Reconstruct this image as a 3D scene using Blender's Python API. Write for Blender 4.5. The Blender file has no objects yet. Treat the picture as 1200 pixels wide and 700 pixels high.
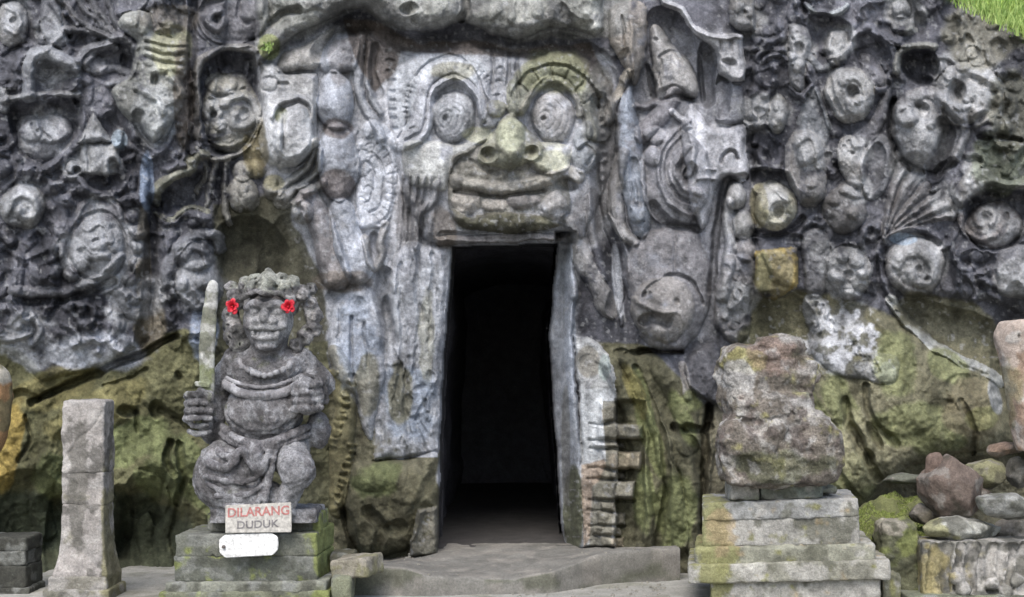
import bpy, math
import numpy as np
R = math.radians
scene = bpy.context.scene
COL = scene.collection

# ------------------------------------------------------------------ camera
ZC = 1.30            # eye height
PX = 0.006           # metres per photo pixel at 10 m
CX, CY = 600.0, 440.0
cam_d = bpy.data.cameras.new("camera")
cam = bpy.data.objects.new("camera", cam_d)
COL.objects.link(cam)
cam.location = (0, -10, ZC)
cam.rotation_euler = (R(90), 0, 0)
cam_d.sensor_width = 36
cam_d.lens = 50
cam_d.shift_y = 90 / 1200.0
cam_d.clip_end = 500
scene.camera = cam

# ------------------------------------------------------------------ light
SUN_EL, SUN_ROT = 52, 192     # degrees
world = bpy.data.worlds.new("World")
scene.world = world
world.use_nodes = True
wn = world.node_tree
wn.nodes.clear()
wo = wn.nodes.new("ShaderNodeOutputWorld")
wb = wn.nodes.new("ShaderNodeBackground")
ws = wn.nodes.new("ShaderNodeTexSky")
ws.sky_type = 'NISHITA'
ws.sun_disc = False
ws.sun_elevation = R(SUN_EL)
ws.sun_rotation = R(SUN_ROT)
ws.air_density = 1.0
ws.dust_density = 2.8
ws.ozone_density = 1.0
wb.inputs[1].default_value = 0.12
wn.links.new(ws.outputs[0], wb.inputs[0])
wn.links.new(wb.outputs[0], wo.inputs[0])
sun_d = bpy.data.lights.new("sun", 'SUN')
sun_d.energy = 1.3
sun_d.angle = R(40)
sun_d.color = (1.0, 0.985, 0.96)
sun = bpy.data.objects.new("sun", sun_d)
COL.objects.link(sun)
# sky's sun_rotation is measured from +Y clockwise; light comes from that side
_a = R(SUN_ROT); _e = R(SUN_EL)
_dir = (math.sin(_a) * math.cos(_e), math.cos(_a) * math.cos(_e), math.sin(_e))
from mathutils import Vector
sun.rotation_euler = Vector(_dir).to_track_quat('Z', 'Y').to_euler()
scene.view_settings.view_transform = 'Standard'
scene.view_settings.look = 'None'
scene.view_settings.exposure = 1.15
scene.view_settings.gamma = 1
scene.view_settings.use_curve_mapping = False

# ------------------------------------------------------------------ helpers
def P(u, v, D):
    """photo pixel at distance D (m) along the view axis -> world"""
    s = PX * D / 10.0
    return ((u - CX) * s, D - 10.0, ZC + (CY - v) * s)

_rng = np.random.RandomState(7)
_T2 = _rng.rand(256, 256).astype(np.float32)
_T3 = _rng.rand(64, 64, 64).astype(np.float32)

def vnoise(X, Y, scale, seed=0):
    x = X / scale + seed * 17.31; y = Y / scale + seed * 9.77
    xi = np.floor(x).astype(np.int32); yi = np.floor(y).astype(np.int32)
    fx = (x - xi).astype(np.float32); fy = (y - yi).astype(np.float32)
    fx = fx * fx * (3 - 2 * fx); fy = fy * fy * (3 - 2 * fy)
    x0 = xi & 255; x1 = (xi + 1) & 255; y0 = yi & 255; y1 = (yi + 1) & 255
    a = _T2[y0, x0]; b = _T2[y0, x1]; c = _T2[y1, x0]; d = _T2[y1, x1]
    return (a + (b - a) * fx) * (1 - fy) + (c + (d - c) * fx) * fy

def fbm(X, Y, scale, seed=0, oct=4, gain=0.5):
    s = 0; a = 1.0; t = 0
    for i in range(oct):
        s = s + a * vnoise(X, Y, scale / 2 ** i, seed + i * 3.7); t += a; a *= gain
    return s / t

def vnoise3(X, Y, Z, scale, seed=0):
    x = X / scale + seed * 7.31; y = Y / scale + seed * 3.77; z = Z / scale + seed * 5.13
    xi = np.floor(x).astype(np.int32); yi = np.floor(y).astype(np.int32); zi = np.floor(z).astype(np.int32)
    fx = (x - xi).astype(np.float32); fy = (y - yi).astype(np.float32); fz = (z - zi).astype(np.float32)
    fx = fx * fx * (3 - 2 * fx); fy = fy * fy * (3 - 2 * fy); fz = fz * fz * (3 - 2 * fz)
    x0 = xi & 63; x1 = (xi + 1) & 63; y0 = yi & 63; y1 = (yi + 1) & 63; z0 = zi & 63; z1 = (zi + 1) & 63
    def L(a, b, f): return a + (b - a) * f
    return L(L(L(_T3[x0, y0, z0], _T3[x1, y0, z0], fx), L(_T3[x0, y1, z0], _T3[x1, y1, z0], fx), fy),
             L(L(_T3[x0, y0, z1], _T3[x1, y0, z1], fx), L(_T3[x0, y1, z1], _T3[x1, y1, z1], fx), fy), fz)

def fbm3(X, Y, Z, scale, seed=0, oct=3):
    s = 0; a = 1.0; t = 0
    for i in range(oct):
        s = s + a * vnoise3(X, Y, Z, scale / 2 ** i, seed + i * 3.7); t += a; a *= 0.5
    return s / t

def sstep(a, b, x):
    t = np.clip((x - a) / (b - a), 0, 1)
    return t * t * (3 - 2 * t)

def spline(pts, n=8, closed=False):
    p = np.array(pts, float)
    if len(p) < 3: 
        t = np.linspace(0, 1, n + 1)[:, None]
        return p[0] * (1 - t) + p[-1] * t
    out = []
    m = len(p)
    rng_ = range(m) if closed else range(m - 1)
    for i in rng_:
        if closed:
            a, b, c, d = p[(i - 1) % m], p[i], p[(i + 1) % m], p[(i + 2) % m]
        else:
            a, b, c, d = p[max(i - 1, 0)], p[i], p[i + 1], p[min(i + 2, m - 1)]
        t = np.linspace(0, 1, n, endpoint=False)[:, None]
        out.append(0.5 * (2 * b + (c - a) * t + (2 * a - 5 * b + 4 * c - d) * t ** 2 + (3 * b - a - 3 * c + d) * t ** 3))
    out = np.concatenate(out)
    if not closed: out = np.vstack([out, p[-1]])
    return out

def link(o, parent=None):
    COL.objects.link(o)
    if parent is not None: o.parent = parent
    return o

def tag(o, label=None, cat=None, group=None, kind=None):
    if label: o["label"] = label
    if cat: o["category"] = cat
    if group: o["group"] = group
    if kind: o["kind"] = kind
    return o

def thing(name, label, cat, loc=(0, 0, 0), group=None):
    o = bpy.data.objects.new(name, None)
    o.empty_display_size = 0.1
    COL.objects.link(o)
    o.location = loc
    return tag(o, label, cat, group)

def mesh_obj(name, V, F, mat, col=None, parent=None, smooth=True, normals=None, origin=None):
    """V (n,3), F (m,4) or (m,3) arrays -> one mesh object"""
    V = np.asarray(V, np.float32); F = np.asarray(F, np.int32)
    if origin is not None: V = V - np.asarray(origin, np.float32)
    k = F.shape[1]
    me = bpy.data.meshes.new(name)
    me.vertices.add(len(V)); me.vertices.foreach_set("co", V.ravel())
    me.loops.add(F.size); me.loops.foreach_set("vertex_index", F.ravel())
    me.polygons.add(len(F))
    me.polygons.foreach_set("loop_start", np.arange(0, F.size, k, dtype=np.int32))
    me.update(calc_edges=True)
    me.polygons.foreach_set("use_smooth", np.full(len(F), smooth))
    if col is not None:
        at = me.attributes.new("Col", 'FLOAT_COLOR', 'POINT')
        c4 = np.ones((len(V), 4), np.float32); c4[:, :3] = col
        at.data.foreach_set("color", c4.ravel())
    me.materials.append(mat)
    if normals is not None:
        me.normals_split_custom_set_from_vertices(normals)
    o = bpy.data.objects.new(name, me)
    if origin is not None: o.location = origin
    return link(o, parent)

# ------------------------------------------------------------------ materials
def stone_mat(name, base=None, speck=0.30, bump=0.6, rough=0.95, fine=1.0, spots=0.4):
    m = bpy.data.materials.new(name)
    m.use_nodes = True
    nt = m.node_tree; nt.nodes.clear()
    N = nt.nodes.new; Lk = nt.links.new
    out = N("ShaderNodeOutputMaterial"); bs = N("ShaderNodeBsdfPrincipled")
    Lk(bs.outputs[0], out.inputs[0])
    bs.inputs["Roughness"].default_value = rough
    bs.inputs["Specular IOR Level"].default_value = 0.25
    tc = N("ShaderNodeNewGeometry")
    if base is None:
        ca = N("ShaderNodeAttribute"); ca.attribute_name = "Col"; csrc = ca.outputs["Color"]
    else:
        rgb = N("ShaderNodeRGB"); rgb.outputs[0].default_value = (*base, 1); csrc = rgb.outputs[0]
    def noise(scale, detail, rough_=0.6):
        n = N("ShaderNodeTexNoise"); n.inputs["Scale"].default_value = scale
        n.inputs["Detail"].default_value = detail; n.inputs["Roughness"].default_value = rough_
        Lk(tc.outputs["Position"], n.inputs["Vector"]); return n
    def ramp(src, p0, v0, p1, v1):
        r = N("ShaderNodeMapRange"); r.inputs[1].default_value = p0; r.inputs[2].default_value = p1
        r.inputs[3].default_value = v0; r.inputs[4].default_value = v1
        Lk(src, r.inputs[0]); return r.outputs[0]
    def mul(a, b):
        x = N("ShaderNodeMath"); x.operation = 'MULTIPLY'; Lk(a, x.inputs[0]); Lk(b, x.inputs[1]); return x.outputs[0]
    n1 = noise(9 * fine, 6, 0.65); n2 = noise(70 * fine, 5, 0.7); n3 = noise(230 * fine, 2, 0.6)
    f = mul(ramp(n1.outputs[0], .32, 1 - speck * .8, .68, 1 + speck * .8),
            mul(ramp(n2.outputs[0], .3, 1 - speck, .7, 1 + speck), ramp(n3.outputs[0], .3, 1 - speck * .5, .7, 1 + speck * .5)))
    mx = N("ShaderNodeVectorMath"); mx.operation = 'SCALE'
    Lk(csrc, mx.inputs[0]); Lk(f, mx.inputs["Scale"])
    # pale lichen specks with hard edges, and dark algae specks
    n4 = noise(38 * fine, 4, 0.75)
    lic = ramp(n4.outputs[0], .62, 0, .68, spots)
    mixl = N("ShaderNodeMix"); mixl.data_type = 'RGBA'
    Lk(lic, mixl.inputs[0]); Lk(mx.outputs[0], mixl.inputs[6])
    sc = N("ShaderNodeVectorMath"); sc.operation = 'MULTIPLY_ADD'
    Lk(mx.outputs[0], sc.inputs[0]); sc.inputs[1].default_value = (1.5, 1.5, 1.5); sc.inputs[2].default_value = (.07, .075, .07)
    Lk(sc.outputs[0], mixl.inputs[7])
    n5 = noise(55 * fine, 4, 0.7)
    drk = ramp(n5.outputs[0], .63, 0, .70, spots * .9)
    mixd = N("ShaderNodeMix"); mixd.data_type = 'RGBA'
    Lk(drk, mixd.inputs[0]); Lk(mixl.outputs[2], mixd.inputs[6])
    sd = N("ShaderNodeVectorMath"); sd.operation = 'SCALE'; Lk(mixl.outputs[2], sd.inputs[0]); sd.inputs["Scale"].default_value = .45
    Lk(sd.outputs[0], mixd.inputs[7])
    Lk(mixd.outputs[2], bs.inputs["Base Color"])
    b1 = N("ShaderNodeBump"); b1.inputs["Strength"].default_value = bump; b1.inputs["Distance"].default_value = 0.018
    h = N("ShaderNodeMath"); h.operation = 'ADD'; Lk(n2.outputs[0], h.inputs[0])
    h2 = N("ShaderNodeMath"); h2.operation = 'MULTIPLY'; Lk(n3.outputs[0], h2.inputs[0]); h2.inputs[1].default_value = .4
    Lk(h2.outputs[0], h.inputs[1]); Lk(h.outputs[0], b1.inputs["Height"]); Lk(b1.outputs[0], bs.inputs["Normal"])
    return m

M_STONE = stone_mat("weathered_stone")
M_CARVE = stone_mat("pitted_carved_stone", speck=.5, bump=1.0, spots=.75)
M_PAVE = stone_mat("worn_paving", speck=0.25, bump=0.3, spots=.25)

DK = (.050, .051, .060); MID = (.106, .108, .123); GR = (.21, .21, .225); PALE = (.36, .375, .405); WHITE = (.55, .56, .58)
BLUE = (.20, .24, .30); OLIVE = (.095, .092, .040); MOSS = (.125, .14, .05); YMOSS = (.27, .28, .13); OCH = (.42, .25, .11)
BRN = (.13, .105, .08); TAN = (.30, .26, .21); BLK = (.030, .030, .035); GOLD = (.22, .17, .06); PINK = (.30, .22, .19)
# ------------------------------------------------------------------ the carved rock facade
STEP = 1.2
def _axis(lo, a, b, hi, st, so):
    l = np.arange(a - so, lo, -so)[::-1]; m = np.arange(a, b, st); r = np.arange(b, hi, so)
    return np.concatenate([l, m, r]).astype(np.float32)
GU = _axis(-260, -24, 1224, 1460, STEP, 5.0)
GV = _axis(-170, -14, 712, 745, STEP, 5.0)
U, V = np.meshgrid(GU, GV)
H = np.zeros_like(U)
C = np.zeros(U.shape + (3,), np.float32)
LAB = np.zeros(U.shape, np.int16)
LNAMES = ["rock_face"]; LPAR = [None]; LLAB = [None]
# hand-cut irregularity: shapes are evaluated on slightly warped coordinates
WX = U + (vnoise(U, V, 24, 1) - .5) * 5 + (vnoise(U, V, 8, 2) - .5) * 2.2
WY = V + (vnoise(U, V, 24, 3) - .5) * 5 + (vnoise(U, V, 8, 4) - .5) * 2.2
NA = fbm(U, V, 9, 11, 3); NB = fbm(U, V, 26, 12, 4); NC = fbm(U, V, 80, 13, 5); ND = fbm(U * 1.6, V * .35, 30, 14, 4)

def box(x0, y0, x1, y1, m=9):
    i0, i1 = np.searchsorted(GU, [x0 - m, x1 + m]); j0, j1 = np.searchsorted(GV, [y0 - m, y1 + m])
    return slice(j0, j1), slice(i0, i1)

def label(name, parent=None, text=None):
    LNAMES.append(name); LPAR.append(parent); LLAB.append(text)
    return len(LNAMES) - 1

CUR = [0, None, 0.0]          # current label, colour, colour amount
def part(name, parent=None, text=None, col=None, amt=.8):
    CUR[0] = label(name, parent, text); CUR[1] = col; CUR[2] = amt
    return CUR[0]
def within(lab, col=None, amt=.8):
    CUR[0] = lab; CUR[1] = col; CUR[2] = amt
def rock(): CUR[0] = 0; CUR[1] = None

def _apply(s, prof, inside, mode, base=0.0, mark=True):
    if mode == 'add': H[s] += prof
    elif mode == 'max': H[s] = np.where(inside, np.maximum(H[s], base + prof), H[s])
    elif mode == 'set': H[s] = np.where(inside, base + prof, H[s])
    if mark and CUR[0]: LAB[s] = np.where(inside, CUR[0], LAB[s])
    if mark and CUR[1] is not None:
        a = (inside * CUR[2] * sstep(.25, .5, NB[s] * .5 + NA[s] * .5))[..., None]
        C[s] = C[s] * (1 - a) + np.array(CUR[1], np.float32) * a

def ell(cx, cy, rx, ry, h, rot=0, p=.5, mode='add', base=0, mark=True):
    r = max(rx, ry); s = box(cx - r, cy - r, cx + r, cy + r)
    x = WX[s] - cx; y = WY[s] - cy; c, sn = math.cos(R(rot)), math.sin(R(rot))
    a = (x * c + y * sn) / rx; b = (-x * sn + y * c) / ry
    q = np.clip(1 - a * a - b * b, 0, 1)
    _apply(s, h * q ** p, q > 0.02, mode, base, mark and h > 0)

def _segdist(x, y, p):
    best = np.full(x.shape, 1e9, np.float32); bt = np.zeros(x.shape, np.float32)
    n = len(p) - 1
    for i in range(n):
        ax, ay = p[i]; bx, by = p[i + 1]; dx, dy = bx - ax, by - ay
        L2 = dx * dx + dy * dy + 1e-9
        t = np.clip(((x - ax) * dx + (y - ay) * dy) / L2, 0, 1)
        d = (x - ax - t * dx) ** 2 + (y - ay - t * dy) ** 2
        m = d < best
        best = np.where(m, d, best); bt = np.where(m, (i + t) / n, bt)
    return np.sqrt(best), bt

def stroke(pts, w, h, p=.5, mode='add', base=0, w1=None, h1=None, mark=True, n=6, taper=False):
    """ridge (h>0) or groove (h<0) following a smooth line; w is the half width"""
    p_ = spline(pts, n)
    W_ = max(w, w1 or 0)
    s = box(p_[:, 0].min() - W_, p_[:, 1].min() - W_, p_[:, 0].max() + W_, p_[:, 1].max() + W_)
    d, t = _segdist(WX[s], WY[s], p_)
    ww = w + ((w1 if w1 is not None else w) - w) * t
    hh = h + ((h1 if h1 is not None else h) - h) * t
    if taper: 
        k = np.sqrt(np.clip(np.sin(np.pi * np.clip(t, .02, .98)), .05, 1)); ww = ww * k
    q = np.clip(1 - (d / np.maximum(ww, .1)) ** 2, 0, 1)
    _apply(s, hh * q ** p, q > .05, mode, base, mark and h > 0)

def poly(pts, h, bev=8, mode='add', base=0, smooth=True, p=.5, mark=True, n=6):
    p_ = spline(pts, n, True) if smooth else np.array(pts, float)
    s = box(p_[:, 0].min(), p_[:, 1].min(), p_[:, 0].max(), p_[:, 1].max())
    x, y = WX[s], WY[s]
    ins = np.zeros(x.shape, bool)
    m = len(p_)
    for i in range(m):
        ax, ay = p_[i]; bx, by = p_[(i + 1) % m]
        if ay == by: continue
        c = (ay > y) != (by > y)
        ins ^= c & (x < (bx - ax) * (y - ay) / (by - ay) + ax)
    d, _ = _segdist(x, y, np.vstack([p_, p_[:1]]))
    t = np.clip(d / bev, 0, 1) * ins
    _apply(s, h * (1 - (1 - t) ** 2) ** p * ins, ins, mode, base, mark and h > 0)

def scroll(cx, cy, rx, ry, h, turns=1.6, dirn=1, start=0, g=None, rot=0, gw=.17):
    """round boss cut by a spiral groove ending in a bead"""
    g = h * .55 if g is None else g
    r = max(rx, ry); s = box(cx - r, cy - r, cx + r, cy + r)
    x = WX[s] - cx; y = WY[s] - cy; c, sn = math.cos(R(rot)), math.sin(R(rot))
    a = (x * c + y * sn) / rx; b = (-x * sn + y * c) / ry
    rr = np.sqrt(a * a + b * b); th = (np.arctan2(b, a) * dirn - R(start)) / (2 * np.pi)
    pitch = 1 / (turns + .25)
    k = (1 - rr) / pitch + th
    fr = np.abs(k - np.round(k))
    gro = np.exp(-(fr / gw) ** 2) * sstep(.10, .22, rr) * sstep(1.02, .80, rr)
    q = np.clip(1 - rr ** 2, 0, 1)
    _apply(s, h * q ** .5 - g * gro * (q > 0), q > .02, 'add')

def fan(ox, oy, pts, w, h, w1=None):
    for q in pts: stroke([(ox, oy), q], w * .5, h * .5, w1=w1 or w, h1=h)

def beads(pts, r, h):
    for q in pts: ell(q[0], q[1], r, r, h)

def paint(cx, cy, rx, ry, col, amt=.8, rot=0, n=.5, seed=0, noise=None):
    r = max(rx, ry) * 1.3; s = box(cx - r, cy - r, cx + r, cy + r)
    x = U[s] - cx; y = V[s] - cy; c, sn = math.cos(R(rot)), math.sin(R(rot))
    q = np.sqrt(((x * c + y * sn) / rx) ** 2 + ((-x * sn + y * c) / ry) ** 2)
    m = sstep(1.3, .5, q)
    nz = (fbm(U[s] + seed * 91, V[s], 22, 5 + seed, 4) if noise is None else noise[s])
    a = (amt * sstep(.42, .62, m * (1 - n) + nz * n + .08 * (NA[s] - .5)) * sstep(1.3, 1.1, q))[..., None]
    C[s] = C[s] * (1 - a) + np.array(col, np.float32) * a

def paintp(pts, col, amt=.8, soft=20, n=.5, seed=0, noise=None):
    p_ = np.array(pts, float)
    s = box(p_[:, 0].min(), p_[:, 1].min(), p_[:, 0].max(), p_[:, 1].max(), soft)
    x, y = U[s], V[s]; ins = np.zeros(x.shape, bool); m = len(p_)
    for i in range(m):
        ax, ay = p_[i]; bx, by = p_[(i + 1) % m]
        if ay == by: continue
        ins ^= ((ay > y) != (by > y)) & (x < (bx - ax) * (y - ay) / (by - ay) + ax)
    d, _ = _segdist(x, y, np.vstack([p_, p_[:1]]))
    sd = np.where(ins, d, -d)
    mk = sstep(-soft, soft, sd)
    nz = (fbm(U[s] + seed * 91, V[s], 22, 5 + seed, 4) if noise is None else noise[s])
    a = (amt * sstep(.42, .62, mk * (1 - n) + nz * n + .08 * (NA[s] - .5)) * (mk > .01))[..., None]
    C[s] = C[s] * (1 - a) + np.array(col, np.float32) * a

# ---- base colours: dark grey carved wall, blue-grey middle, mossy bedrock
n_ = NC[..., None] * .6 + NB[..., None] * .4
C[:] = np.array(DK) + (np.array(MID) * 1.1 - np.array(DK)) * sstep(.3, .7, n_)
paintp([(300, 70), (395, 30), (470, 50), (600, 55), (720, 60), (730, 110), (720, 280), (680, 300), (675, 640), (640, 650), (500, 560), (400, 540), (380, 400), (370, 330), (310, 190)], (.33, .34, .365), .9, 25, .4, 1)
paintp([(735, 30), (870, 40), (880, 290), (840, 400), (760, 410), (725, 300)], (.215, .22, .24), .85, 22, .45, 2)
paintp([(0, 395), (60, 440), (165, 405), (215, 385), (270, 400), (260, 500), (250, 720), (-250, 720), (-250, 380)], (.10, .098, .05), .95, 12, .35, 3)
paintp([(250, 240), (330, 225), (380, 330), (385, 400), (380, 560), (250, 600)], (.07, .068, .045), .9, 12, .4, 4)
paintp([(385, 430), (440, 500), (515, 530), (515, 720), (370, 720)], (0.106, 0.100, 0.062), .95, 12, .35, 5)
paintp([(700, 400), (760, 405), (830, 470), (860, 560), (860, 720), (660, 720)], (0.090, 0.087, 0.054), .95, 10, .35, 6)
paintp([(880, 350), (950, 340), (1040, 365), (1090, 390), (1180, 400), (1460, 400), (1460, 720), (860, 720)], (0.131, 0.124, 0.079), .95, 14, .35, 7)

paintp([(240, 420), (384, 400), (392, 720), (240, 720)], (.075, .075, .045), .95, 8, .3, 8)
paintp([(400, 640), (520, 640), (520, 745), (400, 745)], (.08, .08, .05), .95, 8, .3, 9)
# ---- large relief of the rock
ly = np.clip((300 - V) / 300, -2, 1.6)
H -= .10 * np.clip(ly, 0, 2) ** 1.4                      # the wall leans back upwards
H += (NC - .5) * .10 + (NB - .5) * .06
H += .06 * sstep(320, 200, U) * sstep(440, 380, V)       # left carved wall stands proud of the bedrock
poly([(-300, -300), (300, -300), (262, 60), (236, 200), (176, 235), (176, 395), (165, 405), (100, 436), (50, 446), (0, 405), (-300, 400)], .10, 10, smooth=False)
poly([(186, 250), (245, 248), (262, 285), (256, 345), (250, 400), (205, 392), (192, 350)], .07, 8)
poly([(875, -300), (1460, -300), (1460, 380), (1200, 370), (1160, 352), (1060, 345), (1035, 350), (1000, 338), (940, 345), (905, 330), (885, 280)], .08, 10, smooth=False)
# hollows in the bedrock
ell(120, 650, 150, 80, -.26, p=.8); ell(30, 610, 60, 60, -.25, p=.7); ell(175, 630, 45, 85, -.30, p=.7)
ell(290, 300, 48, 50, -.22, p=.7); ell(340, 330, 40, 80, -.14, p=.8); ell(385, 560, 26, 100, -.10, p=.8)
ell(905, 385, 55, 45, -.2, p=.8); ell(1110, 385, 90, 28, -.2, rot=14, p=.7); ell(1190, 440, 30, 110, -.3, p=.7)

# the foot of the rock runs out towards the viewer
H += 1.0 * sstep(630, 722, V) ** 1.5 * sstep(225, 180, U)
H += .75 * sstep(630, 715, V) ** 1.2 * sstep(1010, 1060, U)
H += .5 * sstep(640, 712, V) * sstep(350, 390, U) * sstep(440, 410, U)
# =================================================================== demon face and door surround
FACADE = label("demon_face", None, None)
within(FACADE, None)
poly([(455, 95), (480, 68), (540, 58), (600, 60), (680, 66), (712, 95), (720, 150), (712, 210), (690, 262), (668, 282), (518, 286), (490, 262), (470, 210), (458, 150)], .12, 14)
rock()
# overhanging ledge above the face, carved as a row of mossy bosses
part("ledge", None, "mossy overhanging ledge above the demon face", (.19, .19, .185), .7)
poly([(300, -40), (300, 80), (322, 62), (345, 42), (385, 22), (405, 12), (425, 10), (445, 22), (470, 36), (500, 37), (525, 32), (545, 22), (552, 28), (575, 40), (600, 46), (625, 42), (645, 30), (676, 32), (698, 44), (706, 34), (704, 10), (712, -40), (712, -170), (300, -170)], .26, 12, smooth=False)
stroke([(318, 28), (335, 17), (352, 12)], 5, -.10)
stroke([(545, -20), (546, 10), (541, 22)], 5, -.12)
stroke([(640, -10), (668, 20), (690, 30)], 6, -.06)
for q in [(470, 8, 20, 15), (500, 12, 22, 17), (520, 5, 18, 18), (430, -2, 26, 14), (570, 10, 18, 16), (590, 18, 14, 17), (615, 14, 22, 20), (640, 6, 18, 18), (350, 0, 30, 14), (390, 0, 25, 14)]:
    ell(*q, .07)
ell(478, 10, 11, 8, -.12); ell(610, 10, 7, 14, -.05); ell(487, 24, 5, 6, -.05)
rock()
ell(420, 22, 40, 22, -.08, p=.8)
stroke([(375, 62), (405, 32), (435, 28), (460, 48), (500, 52), (545, 40), (575, 52), (620, 58), (660, 48), (700, 70), (720, 105)], 12, -.12, p=.8)
# forehead bands
within(FACADE)
for x in (577, 597, 607): stroke([(x, 62), (x + 1, 85), (x, 114)], 2.5, -.05)
for y in (70, 84, 99): 
    stroke([(582, y + 4), (584, y - 3), (590, y - 3), (592, y + 4)], 2, -.022)
for k in range(9): stroke([(455 + k * .4, 62 + k * 11), (462 + k * .4, 62 + k * 11)], 2.2, -.03)
for k in range(14): stroke([(500 + k * 9, 56 + abs(k - 6) * .5), (500 + k * 9, 68)], 1.4, -.014)
# ---- brows
def arc(cx, cy, rx, ry, a0, a1, n=10):
    return [(cx + rx * math.cos(R(a)), cy - ry * math.sin(R(a))) for a in np.linspace(a0, a1, n)]
part("eyebrow", FACADE, "toothed left eyebrow band")
stroke([(470, 166), (484, 158), (492, 140), (492, 112), (505, 92), (528, 82), (552, 90), (566, 112), (575, 138)], 13, .085, p=.3)
stroke([(478, 164), (495, 150), (500, 118), (512, 98), (532, 91), (552, 100), (565, 122), (570, 145)], 2.5, -.04)
for k, a in enumerate(np.linspace(10, 205, 30)):
    c_, s_ = math.cos(R(a)), math.sin(R(a))
    stroke([(531 + (50 + k % 3 * .8) * c_, 128 - 50 * s_), (531 + (54 + k * 7 % 4) * c_, 128 - (55 + k * 5 % 4) * s_)], 1.4, -.012 - .004 * (k * 3 % 4))
stroke([(468, 160), (479, 142), (481, 114), (493, 86), (512, 71), (532, 67), (551, 79), (563, 99), (573, 125)], 2.2, -.045)
part("eyelid", FACADE, "raised rim around the left eye")
stroke([(481, 170), (496, 158), (503, 135), (506, 112), (518, 98), (533, 94), (550, 102), (562, 120), (568, 140)], 4.5, .07)
part("eyebrow", FACADE, "right eyebrow of mossy stone blocks", (.20, .205, .15), .75)
stroke([(606, 124), (612, 100), (628, 82), (650, 74), (674, 82), (690, 102), (698, 130), (701, 155)], 14, .085, p=.3)
stroke(arc(650, 136, 54, 60, 10, 165, 12), 2, -.04)
for a in (140, 115, 92, 70, 45, 22):
    c_, s_ = math.cos(R(a)), math.sin(R(a))
    stroke([(648 + 40 * c_, 136 - 42 * s_), (648 + 53 * c_, 136 - 58 * s_)], 1.5, -.03)
for k in range(14):
    a = -10 + k * 8; c_, s_ = math.cos(R(a)), math.sin(R(a))
    ell(655 + 50 * c_, 135 - 62 * s_, 3.2, 3.2, .02)
part("eyelid", FACADE, "raised rim around the right eye", (.24, .23, .19), .7)
stroke([(612, 130), (622, 112), (634, 98), (650, 93), (666, 100), (676, 116), (679, 132)], 5, .07)
# ---- eye sockets and eyes
within(FACADE)
ell(531, 136, 33, 37, -.07, p=.6); ell(648, 138, 32, 37, -.07, p=.6)
part("eye", FACADE, "bulging left eye with ringed pupil", (.27, .28, .295), .8)
ell(531, 136, 26, 30, .17, p=.45)
for r_ in (7, 13, 19, 25): stroke(arc(521 + r_ * .22, 138, r_, r_ * 1.05, -70, 240, 14), 1.3, -.009, n=3)
ell(521, 139, 3.2, 3.4, -.05)
part("eye", FACADE, "bulging right eye with ringed pupil", (.27, .265, .265), .8)
ell(648, 138, 26, 30, .17, p=.45)
for r_ in (7, 13, 19, 25): stroke(arc(636 + r_ * .22, 139, r_, r_ * 1.05, -70, 240, 14), 1.3, -.009, n=3)
ell(636, 140, 3.2, 3.4, -.05)
# ---- cheeks
part("cheek", FACADE, "pale left cheek", (.34, .345, .33), .85)
poly([(474, 172), (496, 163), (520, 166), (545, 168), (572, 160), (556, 175), (538, 188), (528, 205), (520, 225), (505, 220), (480, 215)], .12, 16)
part("cheek", FACADE, "yellowish right cheek", (.35, .35, .30), .85)
poly([(618, 172), (640, 167), (668, 172), (666, 196), (650, 205), (625, 200)], .12, 12)
part("curl", FACADE, "curl at the corner of the right eye", (.22, .235, .25), .7)
ell(686, 184, 17, 20, .12); stroke([(678, 176), (688, 172), (696, 182), (690, 194)], 2.2, -.03)
poly([(676, 150), (690, 140), (694, 160), (680, 175), (672, 170)], .08, 8)
# ---- nose
part("muzzle", FACADE, "dark worn jutting jaw around the nose and mouth", (.165, .16, .14), .9)
poly([(527, 200), (531, 184), (546, 175), (570, 168), (600, 165), (632, 169), (648, 182), (662, 200), (668, 224), (667, 250), (655, 265), (624, 273), (580, 273), (545, 267), (529, 252), (524, 226)], .11, 20)
ell(556, 200, 20, 12, .035); ell(606, 208, 26, 8, .035); ell(540, 192, 9, 10, -.03); stroke([(552, 186), (566, 196), (584, 202)], 3, -.035)
part("nose", FACADE, "jutting nose with pale moss on its ridge and two deep nostrils", (.20, .20, .155), .85)
ell(582, 129, 11, 11, .08)
poly([(561, 178), (570, 163), (586, 146), (597, 137), (608, 143), (622, 157), (636, 170), (637, 184), (622, 192), (606, 198), (590, 198), (572, 192), (561, 188)], .10, 14)
ell(598, 168, 17, 34, .17); ell(599, 184, 13, 13, .06)
ell(572, 180, 10, 9, -.20, p=.8); ell(624, 179, 9, 9, -.20, p=.8)
part("upper_lip", FACADE, "thick pale upper lip sweeping up at the right corner", (.24, .23, .205), .85)
stroke([(533, 213), (556, 216), (582, 219), (606, 219), (630, 214), (648, 207), (662, 202), (680, 207)], 8, .085, p=.6)
within(FACADE, (.07, .065, .06), .8)
ell(664, 217, 15, 9, -.13, rot=8); stroke([(533, 225), (560, 228), (600, 230), (636, 224)], 2.6, -.06)
part("lower_lip", FACADE, "dark lower lip with green moss", (.095, .09, .07), .9)
poly([(528, 246), (550, 252), (575, 250), (600, 247), (630, 254), (650, 260), (658, 262), (640, 270), (600, 275), (560, 271), (534, 260)], .06, 10)
for nm, x, y, a, b, lb in (("tooth", 546, 237, 17, 14, "pale worn tooth at the left end"), ("tooth", 579, 239, 15, 10, "pale worn tooth second from the left"), ("tooth", 614, 236, 21, 9, "flat grey tooth beside the fang")):
    part(nm, FACADE, lb, (.34, .32, .29) if x < 600 else (.20, .19, .185), .85)
    ell(x, y, a, b, .05, p=.5)
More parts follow.
